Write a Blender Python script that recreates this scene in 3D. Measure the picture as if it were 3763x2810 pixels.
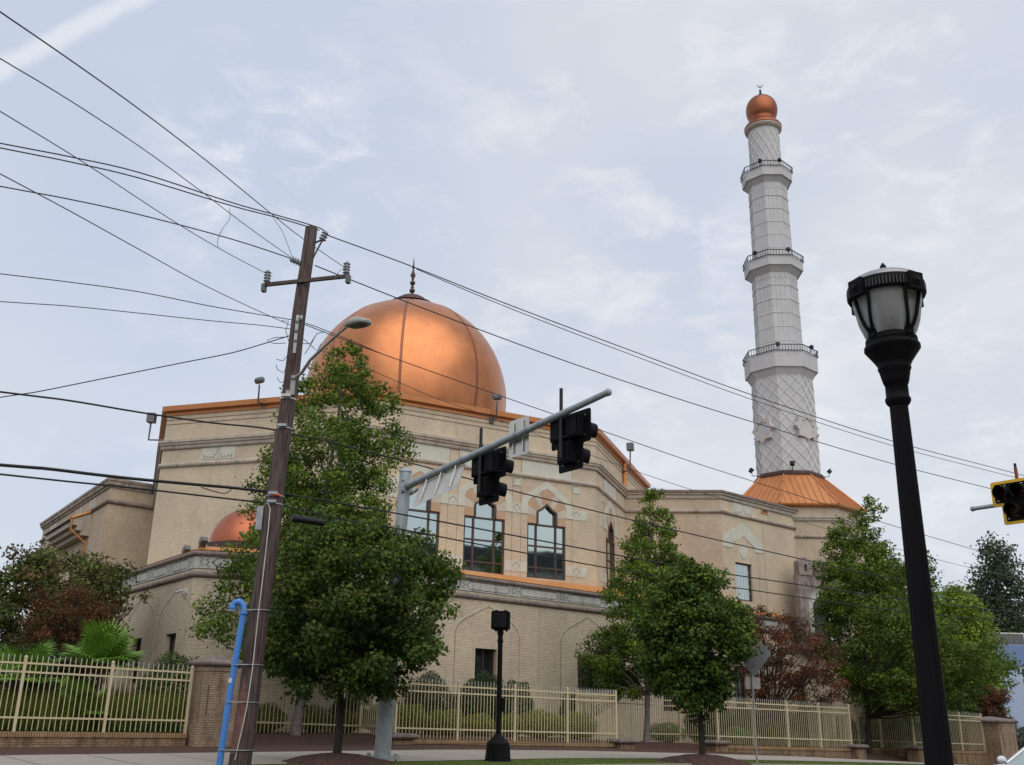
import bpy, math, random
import numpy as np
from mathutils import Vector, Matrix
rad = math.radians
PI = math.pi
rng = np.random.default_rng(11)
random.seed(5)
for o in list(bpy.data.objects):
    bpy.data.objects.remove(o)
sc = bpy.context.scene
COL = sc.collection

# ------------------------------------------------------------------ camera
FPX, CX, CY, CAMH = 3550.0, 3763/2, 2810/2, 1.35
PITCH, ROLL = math.atan(1185/3550), rad(1.12)
_U = np.array([0, -math.sin(PITCH), math.cos(PITCH)]); _F = np.array([0, math.cos(PITCH), math.sin(PITCH)])
_X = np.array([1.0, 0, 0])
X2 = math.cos(ROLL)*_X + math.sin(ROLL)*_U
U2 = -math.sin(ROLL)*_X + math.cos(ROLL)*_U
cam_d = bpy.data.cameras.new('camera'); cam = bpy.data.objects.new('camera', cam_d); COL.objects.link(cam)
cam_d.sensor_width = 36; cam_d.lens = 36*FPX/3763
cam_d.clip_start = 0.1; cam_d.clip_end = 3000
M = Matrix(((X2[0], U2[0], -_F[0], 0), (X2[1], U2[1], -_F[1], 0), (X2[2], U2[2], -_F[2], CAMH), (0, 0, 0, 1)))
cam.matrix_world = M
sc.camera = cam
sc.render.resolution_x = 1024; sc.render.resolution_y = 765

# ------------------------------------------------------------------ sky and sun
SUN_EL, SUN_AZ = rad(50), rad(162)          # azimuth from +Y towards +X
w = bpy.data.worlds.new("World"); sc.world = w; w.use_nodes = True
nt = w.node_tree; N = nt.nodes; L = nt.links; N.clear()
out = N.new('ShaderNodeOutputWorld'); bg = N.new('ShaderNodeBackground')
sky = N.new('ShaderNodeTexSky'); sky.sky_type = 'NISHITA'; sky.sun_disc = False
sky.sun_elevation = SUN_EL; sky.sun_rotation = SUN_AZ; sky.air_density = 1.0; sky.dust_density = 2.5
tc = N.new('ShaderNodeTexCoord')
def wnoise(scale, detail, vec_scale, rough=0.55, rot=(0, 0, 0), dist=0.0):
    mp = N.new('ShaderNodeMapping'); mp.inputs['Scale'].default_value = vec_scale; mp.inputs['Rotation'].default_value = rot
    n = N.new('ShaderNodeTexNoise'); n.inputs['Scale'].default_value = scale; n.inputs['Detail'].default_value = detail
    n.inputs['Roughness'].default_value = rough; n.inputs['Distortion'].default_value = dist
    L.new(tc.outputs['Generated'], mp.inputs['Vector']); L.new(mp.outputs['Vector'], n.inputs['Vector']); return n
def wramp(src, stops):
    r = N.new('ShaderNodeValToRGB'); el = r.color_ramp.elements
    while len(el) < len(stops): el.new(0.5)
    for e, (p, c) in zip(el, stops): e.position = p; e.color = (c[0], c[1], c[2], 1)
    L.new(src, r.inputs['Fac']); return r
def wmix(fac, a, b, mode='MIX'):
    m = N.new('ShaderNodeMix'); m.data_type = 'RGBA'; m.blend_type = mode
    if isinstance(fac, float): m.inputs[0].default_value = fac
    else: L.new(fac, m.inputs[0])
    L.new(a, m.inputs[6]); L.new(b, m.inputs[7]); return m.outputs[2]
n1 = wnoise(2.2, 6, (1, 1, 1.9), 0.5, (0, 0, 0.6), 0.3)
cl = wramp(n1.outputs['Fac'], [(0.36, (5.5, 6.0, 7.0)), (0.52, (6.15, 6.5, 7.15)), (0.68, (6.95, 7.05, 7.35))])
n2 = wnoise(9, 8, (1, 1, 2.2), 0.6, (0, 0.3, 0.2), 0.4)
m2 = wramp(n2.outputs['Fac'], [(0.5, (0, 0, 0)), (0.78, (1, 1, 1))])
n3 = wnoise(1.3, 2, (1, 1, 1), 0.5)
m3 = wramp(n3.outputs['Fac'], [(0.48, (0, 0, 0)), (0.62, (1, 1, 1))])
mm = N.new('ShaderNodeMath'); mm.operation = 'MULTIPLY'; L.new(m2.outputs[0], mm.inputs[0]); L.new(m3.outputs[0], mm.inputs[1])
wh = N.new('ShaderNodeRGB'); wh.outputs[0].default_value = (7.8, 7.8, 8.0, 1)
c1 = wmix(mm.outputs[0], cl.outputs[0], wh.outputs[0])
# a broken white patch and an old contrail, fixed in the sky by direction
def wdot(vec):
    v = N.new('ShaderNodeVectorMath'); v.operation = 'DOT_PRODUCT'; v.inputs[1].default_value = tuple(vec); L.new(tc.outputs['Generated'], v.inputs[0]); return v.outputs['Value']
def wmath(op, a, b=None):
    m = N.new('ShaderNodeMath'); m.operation = op
    for i, q in enumerate((a, b)):
        if q is None: continue
        if isinstance(q, (int, float)): m.inputs[i].default_value = q
        else: L.new(q, m.inputs[i])
    return m.outputs[0]
def wrange(v, a, b, c=0.0, d=1.0):
    m = N.new('ShaderNodeMapRange'); m.interpolation_type = 'SMOOTHSTEP'; m.inputs[1].default_value = a; m.inputs[2].default_value = b; m.inputs[3].default_value = c; m.inputs[4].default_value = d; L.new(v, m.inputs[0]); return m.outputs[0]
def wdir(px, py):
    d = (px-CX)/FPX*X2-(py-CY)/FPX*U2+_F; return d/np.linalg.norm(d)
d1, d2 = wdir(0, 250), wdir(480, 0); nrm0 = np.cross(d1, d2); nrm0 /= np.linalg.norm(nrm0)
n4 = wnoise(26, 6, (1, 1, 1), .6)
edge = wmath('ADD', wmath('ABSOLUTE', wdot(nrm0)), wmath('MULTIPLY', wmath('SUBTRACT', n4.outputs['Fac'], .5), .016))
trail = wmath('MULTIPLY', wrange(edge, .013, .002), wrange(wdot(wdir(230, 120)), math.cos(rad(11)), math.cos(rad(3))))
n5 = wnoise(15, 9, (1, 1, 2.0), .62, (.4, 0, .5), .5)
wisp = wmath('MULTIPLY', wrange(n5.outputs['Fac'], .44, .74), wrange(wdot(wdir(1020, 620)), math.cos(rad(9)), math.cos(rad(2))))
n6 = wnoise(12, 8, (1, 1, 2.0), .6, (.1, .5, .5), .5)
wisp2 = wmath('MULTIPLY', wrange(n6.outputs['Fac'], .50, .72), wrange(wdot(wdir(3400, 1000)), math.cos(rad(22)), math.cos(rad(6))))
blue = N.new('ShaderNodeRGB'); blue.outputs[0].default_value = (4.8, 5.55, 6.95, 1)
c1 = wmix(wmath('MULTIPLY', wrange(wdot(wdir(500, 500)), math.cos(rad(24)), math.cos(rad(4))), .55), c1, blue.outputs[0])
br_ = N.new('ShaderNodeRGB'); br_.outputs[0].default_value = (8.6, 8.6, 8.8, 1)
c1 = wmix(wmath('MINIMUM', wmath('ADD', wmath('MULTIPLY', trail, .5), wmath('ADD', wmath('MULTIPLY', wisp, .55), wmath('MULTIPLY', wisp2, .4))), 1.0), c1, br_.outputs[0])
# overcast layer over the clear sky
c2 = wmix(0.88, sky.outputs[0], c1)
L.new(c2, bg.inputs['Color']); bg.inputs['Strength'].default_value = 0.092
L.new(bg.outputs[0], out.inputs['Surface'])

sd = bpy.data.lights.new('sun', 'SUN'); so = bpy.data.objects.new('sun', sd); COL.objects.link(so)
sd.energy = 1.45; sd.angle = rad(80); sd.color = (1.0, 0.95, 0.88)
sdir = Vector((math.sin(SUN_AZ)*math.cos(SUN_EL), math.cos(SUN_AZ)*math.cos(SUN_EL), math.sin(SUN_EL)))
so.rotation_euler = sdir.to_track_quat('Z', 'Y').to_euler(); so.location = (0, 0, 60)
vs = sc.view_settings; vs.view_transform = 'Standard'; vs.look = 'None'; vs.gamma = 1.0; vs.exposure = 0.37
vs.use_curve_mapping = False

# ------------------------------------------------------------------ measuring helpers (photo survey -> metres)
def ray(px, py): return (px-CX)/FPX*X2 - (py-CY)/FPX*U2 + _F
CAM = np.array([0, 0, CAMH])
def PY(px, py, y):
    d = ray(px, py); return d*(y/d[1]) + CAM
def PZ(px, py, z):
    d = ray(px, py); return d*((z-CAMH)/d[2]) + CAM
def PW(px, py, P0, az):
    a = rad(az); n = np.array([-math.sin(a), math.cos(a), 0]); d = ray(px, py)
    return CAM + d*float(n@(np.array(P0, float)-CAM))/float(n@d)
def AZ(a): return np.array([math.cos(rad(a)), math.sin(rad(a)), 0.0])
# street frame: s runs along the street to the right, n away from the road into the site
SO = np.array([-11.8, 24.3, 0]); SU = np.array([.8, .6, 0]); SN = np.array([-.6, .8, 0]); SAZ = math.degrees(math.atan2(.6, .8))
def ST(s, n, z=0.0): return SO + s*SU + n*SN + np.array([0, 0, z])
def tosn(p): q = np.array(p, float)-SO; return float(q@SU), float(q@SN)
def zbase(s):
    return float(np.interp(s, [-200, 13, 18, 23.5, 29.7, 39.5, 52, 90, 150, 400], [0, 0, -.09, -.24, -.43, -.86, -1.38, -2.9, -4.6, -8]))
def ground_z(s, n):
    z = zbase(s)
    if n < -7.6: z -= 0.15
    if n > 4.2:
        t = min(1, (n-4.2)/1.6); z += 0.27*t*t*(3-2*t)
    return z
def GZ(p):
    s, n = tosn(p); return ground_z(s, n)

# ------------------------------------------------------------------ materials
def new_mat(name):
    m = bpy.data.materials.new(name); m.use_nodes = True; return m, m.node_tree, m.node_tree.nodes, m.node_tree.links
def MAT(name, col, rough=0.7, metal=0.0, var=0.12, vscale=3.0, bump=0.0, bscale=40.0, spec=0.4, stain=None, dark=0.5):
    m, t, n, l = new_mat(name); b = n['Principled BSDF']
    b.inputs['Roughness'].default_value = rough; b.inputs['Metallic'].default_value = metal
    b.inputs['Specular IOR Level'].default_value = spec
    tc = n.new('ShaderNodeTexCoord')
    no = n.new('ShaderNodeTexNoise'); no.inputs['Scale'].default_value = vscale; no.inputs['Detail'].default_value = 7
    l.new(tc.outputs['Object'], no.inputs['Vector'])
    r = n.new('ShaderNodeValToRGB'); e = r.color_ramp.elements
    e[0].position = .3; e[1].position = .7
    e[0].color = tuple(max(0, c*(1-var)) for c in col)+(1,); e[1].color = tuple(min(1, c*(1+var)) for c in col)+(1,)
    l.new(no.outputs['Fac'], r.inputs['Fac']); cur = r.outputs[0]
    if stain:
        mp = n.new('ShaderNodeMapping'); mp.inputs['Scale'].default_value = (1.2, 1.2, 0.35)
        n2 = n.new('ShaderNodeTexNoise'); n2.inputs['Scale'].default_value = stain[1]; n2.inputs['Detail'].default_value = 8; n2.inputs['Roughness'].default_value = .65
        l.new(tc.outputs['Object'], mp.inputs[0]); l.new(mp.outputs[0], n2.inputs['Vector'])
        r2 = n.new('ShaderNodeValToRGB'); r2.color_ramp.elements[0].position = .5-stain[2]; r2.color_ramp.elements[1].position = .5+stain[3]
        l.new(n2.outputs['Fac'], r2.inputs['Fac'])
        mx = n.new('ShaderNodeMix'); mx.data_type = 'RGBA'; l.new(r2.outputs[0], mx.inputs[0])
        l.new(cur, mx.inputs[6]); mx.inputs[7].default_value = tuple(stain[0])+(1,); cur = mx.outputs[2]
    l.new(cur, b.inputs['Base Color'])
    if bump:
        nb = n.new('ShaderNodeTexNoise'); nb.inputs['Scale'].default_value = bscale; nb.inputs['Detail'].default_value = 4
        l.new(tc.outputs['Object'], nb.inputs['Vector'])
        bp = n.new('ShaderNodeBump'); bp.inputs['Strength'].default_value = bump; bp.inputs['Distance'].default_value = .02
        l.new(nb.outputs['Fac'], bp.inputs['Height']); l.new(bp.outputs[0], b.inputs['Normal'])
    return m
def BRICK(name, c1, c2, mortar, bw=.20, bh=.0677, ms=.008, stain=(.16, .12, .09), stainpos=(.54, .78), contrast=1.0, streak=0.38):
    m, t, n, l = new_mat(name); b = n['Principled BSDF']; b.inputs['Roughness'].default_value = .85; b.inputs['Specular IOR Level'].default_value = .2
    uv = n.new('ShaderNodeUVMap'); uv.uv_map = 'UVMap'
    br = n.new('ShaderNodeTexBrick'); br.inputs['Scale'].default_value = 1
    br.inputs['Brick Width'].default_value = bw; br.inputs['Row Height'].default_value = bh; br.inputs['Mortar Size'].default_value = ms
    br.inputs['Mortar Smooth'].default_value = .2; br.inputs['Bias'].default_value = 0
    br.inputs['Color1'].default_value = c1+(1,); br.inputs['Color2'].default_value = c2+(1,); br.inputs['Mortar'].default_value = mortar+(1,)
    l.new(uv.outputs[0], br.inputs['Vector'])
    tc = n.new('ShaderNodeTexCoord')
    n1 = n.new('ShaderNodeTexNoise'); n1.inputs['Scale'].default_value = .5; n1.inputs['Detail'].default_value = 8; n1.inputs['Roughness'].default_value = .6
    l.new(tc.outputs['Object'], n1.inputs['Vector'])
    r1 = n.new('ShaderNodeValToRGB'); r1.color_ramp.elements[0].position = .3; r1.color_ramp.elements[1].position = .7
    r1.color_ramp.elements[0].color = (.86, .85, .86, 1); r1.color_ramp.elements[1].color = (1.09, 1.08, 1.05, 1)
    l.new(n1.outputs['Fac'], r1.inputs['Fac'])
    mx = n.new('ShaderNodeMix'); mx.data_type = 'RGBA'; mx.blend_type = 'MULTIPLY'; mx.inputs[0].default_value = 1
    l.new(br.outputs['Color'], mx.inputs[6]); l.new(r1.outputs[0], mx.inputs[7])
    mp = n.new('ShaderNodeMapping'); mp.inputs['Scale'].default_value = (2.2, .5, 1)
    n2 = n.new('ShaderNodeTexNoise'); n2.inputs['Scale'].default_value = 1.3; n2.inputs['Detail'].default_value = 9; n2.inputs['Roughness'].default_value = .7
    l.new(uv.outputs[0], mp.inputs[0]); l.new(mp.outputs[0], n2.inputs['Vector'])
    r2 = n.new('ShaderNodeValToRGB'); r2.color_ramp.elements[0].position = stainpos[0]; r2.color_ramp.elements[1].position = stainpos[1]
    r2.color_ramp.elements[1].color = (streak, streak, streak, 1)
    l.new(n2.outputs['Fac'], r2.inputs['Fac'])
    m2 = n.new('ShaderNodeMix'); m2.data_type = 'RGBA'; l.new(r2.outputs[0], m2.inputs[0]); l.new(mx.outputs[2], m2.inputs[6]); m2.inputs[7].default_value = stain+(1,)
    l.new(m2.outputs[2], b.inputs['Base Color'])
    bp = n.new('ShaderNodeBump'); bp.inputs['Strength'].default_value = .5; bp.inputs['Distance'].default_value = .006; bp.invert = True
    l.new(br.outputs['Fac'], bp.inputs['Height']); l.new(bp.outputs[0], b.inputs['Normal'])
    return m
m_brick = BRICK('tan_brick', (.56, .455, .33), (.48, .385, .27), (.64, .58, .47))
m_brick2 = BRICK('pink_tan_brick', (.47, .37, .26), (.38, .29, .20), (.66, .59, .49))
m_bpod = BRICK('podium_brick', (.535, .435, .30), (.41, .315, .195), (.70, .64, .54), ms=.011)
m_bpil = BRICK('pillar_brick', (.42, .31, .22), (.34, .245, .17), (.13, .105, .085), stain=(.07, .055, .045), stainpos=(.48, .68), streak=.7)
m_blow = BRICK('low_wall_brick', (.40, .28, .17), (.31, .20, .11), (.12, .09, .07), stain=(.05, .04, .03), stainpos=(.45, .65), streak=.8)
m_sold = BRICK('soldier_brick', (.42, .28, .15), (.33, .21, .11), (.10, .07, .05), bw=.0677, bh=.5, ms=.009, stain=(.06, .045, .03), stainpos=(.5, .75), streak=.6)
m_cream = MAT('cream_precast', (.53, .525, .445), .8, var=.07, vscale=2, bump=.15)
m_panel_a = MAT('brown_stone_panel', (.46, .31, .20), .8, var=.08, vscale=2)
m_panel_b = MAT('grey_stone_panel', (.50, .45, .37), .8, var=.08, vscale=2)
m_mold = MAT('weathered_molding', (.36, .31, .26), .85, var=.2, vscale=2.5, stain=((.07, .055, .05), 2.2, .02, .22), bump=.3)
m_moldclean = MAT('grey_molding', (.42, .37, .31), .85, var=.16, vscale=2.5, stain=((.16, .13, .12), 2.0, -.05, .3), bump=.2)
m_molddark = MAT('blackened_molding', (.20, .155, .135), .85, var=.3, vscale=3.5, stain=((.35, .30, .26), 4.0, -.08, .2), bump=.3)
m_frieze = MAT('stained_frieze', (.46, .46, .42), .85, var=.12, vscale=2.5, stain=((.13, .12, .12), 2.5, -.02, .25), bump=.2)
m_groove = MAT('dark_groove', (.05, .045, .04), .9)
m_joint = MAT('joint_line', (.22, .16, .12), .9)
m_orange = MAT('orange_metal', (.58, .23, .055), .42, .25, var=.05, vscale=1.5, spec=.5)
m_orange2 = MAT('orange_roof_metal', (.50, .20, .07), .40, .45, var=.07, vscale=.8, spec=.5)
m_brown = MAT('bronze_trim', (.085, .05, .045), .5, .4, var=.15)
m_frame = MAT('dark_window_frame', (.075, .05, .045), .5, .2, var=.1)
m_white = MAT('minaret_concrete', (.50, .495, .50), .75, var=.06, vscale=1.2, stain=((.42, .40, .39), 1.4, .0, .35), bump=.15)
m_white2 = MAT('minaret_rib', (.585, .58, .575), .75, var=.04)  # paler than the shaft: relief shading is partly put into the colour
m_black = MAT('black_paint', (.006, .006, .0075), .6, .0, var=.25, spec=.12)
m_blackm = MAT('black_iron', (.02, .02, .022), .5, .3, var=.2)
m_galv = MAT('galvanised_steel', (.36, .38, .39), .5, .55, var=.18, vscale=5)
m_galvp = MAT('galvanised_pole', (.36, .40, .42), .55, .35, var=.14, vscale=4, stain=((.25, .27, .28), 5, .0, .3))
m_alu = MAT('bare_aluminium', (.55, .53, .49), .34, .9, var=.12, vscale=2)
m_grey = MAT('grey_plastic', (.13, .13, .135), .5, .2)
m_ceramic = MAT('grey_porcelain', (.27, .29, .31), .25, 0, var=.1)
m_lampw = MAT('pale_lamp_housing', (.38, .365, .34), .5, .2)
m_fence = MAT('cream_fence_paint', (.58, .50, .33), .5, 0, var=.07, vscale=6)
m_fence2 = MAT('spear_tip_metal', (.50, .50, .46), .45, .3)
m_cap = MAT('blackened_stone_cap', (.17, .14, .125), .9, var=.35, vscale=6, stain=((.30, .26, .22), 7, -.05, .2), bump=.5)
m_blue = MAT('blue_pipe_paint', (.075, .24, .66), .35, 0, var=.06, vscale=4, stain=((.14, .33, .72), 6, -.05, .2))
m_yel = MAT('yellow_border', (.80, .47, .02), .45, 0, var=.05)
m_portal = MAT('weathered_portal', (.27, .225, .20), .9, var=.25, vscale=2.5, stain=((.13, .10, .10), 2.6, .05, .2), bump=.3)
m_whitewall = MAT('pale_wall', (.62, .60, .55), .8)
m_bluewall = MAT('pale_blue_wall', (.38, .46, .62), .8, var=.05)
m_blueband = MAT('blue_band', (.15, .22, .40), .7, var=.05)
m_wire = MAT('wire_black', (.018, .018, .02), .6, 0)
m_wiregrey = MAT('wire_grey', (.07, .07, .075), .5, .3)
m_concrete = MAT('office_concrete', (.30, .30, .29), .85, var=.1, vscale=.3)
m_carpaint = MAT('silver_car_paint', (.55, .57, .60), .25, .6, var=.02)
m_edge = MAT('pale_brick_edge', (.60, .53, .42), .85)
m_rubber = MAT('tyre_rubber', (.02, .02, .02), .8)

def glass_mat(name, col, rough=.03, metal=1.0, wav=.015):
    m, t, n, l = new_mat(name); b = n['Principled BSDF']
    b.inputs['Base Color'].default_value = col+(1,); b.inputs['Metallic'].default_value = metal; b.inputs['Roughness'].default_value = rough
    tc = n.new('ShaderNodeTexCoord'); no = n.new('ShaderNodeTexNoise'); no.inputs['Scale'].default_value = .9; no.inputs['Detail'].default_value = 1
    l.new(tc.outputs['Object'], no.inputs['Vector'])
    bp = n.new('ShaderNodeBump'); bp.inputs['Strength'].default_value = .25; bp.inputs['Distance'].default_value = wav
    l.new(no.outputs['Fac'], bp.inputs['Height']); l.new(bp.outputs[0], b.inputs['Normal']); return m
m_glass = glass_mat('reflective_glass', (.50, .58, .55))
m_glassd = glass_mat('dark_glass', (.012, .013, .014), .08, 0.0)
m_glassg = glass_mat('green_glass', (.04, .14, .12), .08, 0.3)

# copper dome
m_copper, t, n, l = new_mat('copper'); b = n['Principled BSDF']; b.inputs['Metallic'].default_value = 1.0
tc_ = n.new('ShaderNodeTexCoord'); no = n.new('ShaderNodeTexNoise'); no.inputs['Scale'].default_value = .35; no.inputs['Detail'].default_value = 9; no.inputs['Roughness'].default_value = .62
l.new(tc_.outputs['Object'], no.inputs['Vector'])
r = n.new('ShaderNodeValToRGB'); r.color_ramp.elements[0].position = .32; r.color_ramp.elements[1].position = .68
r.color_ramp.elements[0].color = (.42, .160, .075, 1); r.color_ramp.elements[1].color = (.585, .24, .10, 1)
l.new(no.outputs['Fac'], r.inputs['Fac']); 
nf = n.new('ShaderNodeTexNoise'); nf.inputs['Scale'].default_value = 1.6; nf.inputs['Detail'].default_value = 6; l.new(tc_.outputs['Object'], nf.inputs['Vector'])
r2 = n.new('ShaderNodeValToRGB'); r2.color_ramp.elements[0].position = .54; r2.color_ramp.elements[1].position = .74; r2.color_ramp.elements[1].color = (.8, .8, .8, 1)
l.new(nf.outputs['Fac'], r2.inputs['Fac'])
mx = n.new('ShaderNodeMix'); mx.data_type = 'RGBA'; l.new(r2.outputs[0], mx.inputs[0]); l.new(r.outputs[0], mx.inputs[6]); mx.inputs[7].default_value = (.42, .16, .07, 1)
l.new(mx.outputs[2], b.inputs['Base Color'])
rr = n.new('ShaderNodeMapRange'); rr.inputs[3].default_value = .27; rr.inputs[4].default_value = .44; l.new(no.outputs['Fac'], rr.inputs[0]); l.new(rr.outputs[0], b.inputs['Roughness'])
bp = n.new('ShaderNodeBump'); bp.inputs['Strength'].default_value = .12; bp.inputs['Distance'].default_value = .05; l.new(no.outputs['Fac'], bp.inputs['Height']); l.new(bp.outputs[0], b.inputs['Normal'])

# wood pole
m_wood, t, n, l = new_mat('creosoted_wood'); b = n['Principled BSDF']; b.inputs['Roughness'].default_value = .9
tc_ = n.new('ShaderNodeTexCoord'); mp = n.new('ShaderNodeMapping'); mp.inputs['Scale'].default_value = (22, 22, 1.2); l.new(tc_.outputs['Object'], mp.inputs[0])
no = n.new('ShaderNodeTexNoise'); no.inputs['Scale'].default_value = 1.0; no.inputs['Detail'].default_value = 9; no.inputs['Roughness'].default_value = .7; l.new(mp.outputs[0], no.inputs['Vector'])
r = n.new('ShaderNodeValToRGB'); e = r.color_ramp.elements; e[0].position = .34; e[0].color = (.018, .012, .012, 1); e[1].position = .62; e[1].color = (.135, .10, .092, 1)
x = e.new(.48); x.color = (.075, .05, .045, 1)
l.new(no.outputs['Fac'], r.inputs['Fac']); l.new(r.outputs[0], b.inputs['Base Color'])
bp = n.new('ShaderNodeBump'); bp.inputs['Strength'].default_value = .8; bp.inputs['Distance'].default_value = .02; l.new(no.outputs['Fac'], bp.inputs['Height']); l.new(bp.outputs[0], b.inputs['Normal'])
m_woodraw = MAT('split_wood', (.20, .095, .08), .9, var=.3, vscale=12, bump=.4)
m_bark = MAT('tree_bark', (.10, .082, .068), .95, var=.35, vscale=9, bump=.8, bscale=25)
m_barkg = MAT('grey_bark', (.17, .155, .14), .95, var=.35, vscale=9, bump=.8, bscale=25)
m_barkd = MAT('dark_bark', (.035, .028, .024), .95, var=.3, vscale=9, bump=.8, bscale=25)

def LEAF(name, trans=.28, spec=.18):
    m, t, n, l = new_mat(name); b = n['Principled BSDF']; b.inputs['Roughness'].default_value = .5; b.inputs['Specular IOR Level'].default_value = spec
    a = n.new('ShaderNodeAttribute'); a.attribute_name = 'tint'; l.new(a.outputs['Color'], b.inputs['Base Color'])
    tr = n.new('ShaderNodeBsdfTranslucent'); l.new(a.outputs['Color'], tr.inputs['Color'])
    ms = n.new('ShaderNodeMixShader'); ms.inputs[0].default_value = trans
    o = n['Material Output']; l.new(b.outputs[0], ms.inputs[1]); l.new(tr.outputs[0], ms.inputs[2]); l.new(ms.outputs[0], o.inputs['Surface']); return m
m_leaf = LEAF('leaves')

# ground materials
def groundmat(name, a, c, scale, bump, fine=None):
    m, t, n, l = new_mat(name); b = n['Principled BSDF']; b.inputs['Roughness'].default_value = .95; b.inputs['Specular IOR Level'].default_value = .15
    tc = n.new('ShaderNodeTexCoord'); no = n.new('ShaderNodeTexNoise'); no.inputs['Scale'].default_value = scale; no.inputs['Detail'].default_value = 10; no.inputs['Roughness'].default_value = .7
    l.new(tc.outputs['Object'], no.inputs['Vector'])
    r = n.new('ShaderNodeValToRGB'); e = r.color_ramp.elements; e[0].position = .35; e[1].position = .68; e[0].color = a+(1,); e[1].color = c+(1,)
    l.new(no.outputs['Fac'], r.inputs['Fac']); l.new(r.outputs[0], b.inputs['Base Color'])
    bp = n.new('ShaderNodeBump'); bp.inputs['Strength'].default_value = bump; bp.inputs['Distance'].default_value = .03
    l.new(no.outputs['Fac'], bp.inputs['Height']); l.new(bp.outputs[0], b.inputs['Normal']); return m
m_mulch = groundmat('pine_mulch', (.03, .018, .014), (.15, .09, .072), 14, .9)
m_grass = groundmat('lawn', (.045, .075, .012), (.13, .17, .035), 9, .8)
m_asphalt = groundmat('asphalt', (.035, .035, .037), (.06, .06, .062), 20, .3)
m_walk = groundmat('sidewalk_concrete', (.30, .27, .235), (.38, .345, .30), 3, .12)
m_gar = groundmat('garden_soil', (.03, .025, .015), (.07, .06, .03), 5, .6)
m_roofgrey = MAT('flat_roof', (.25, .24, .23), .9)

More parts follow.
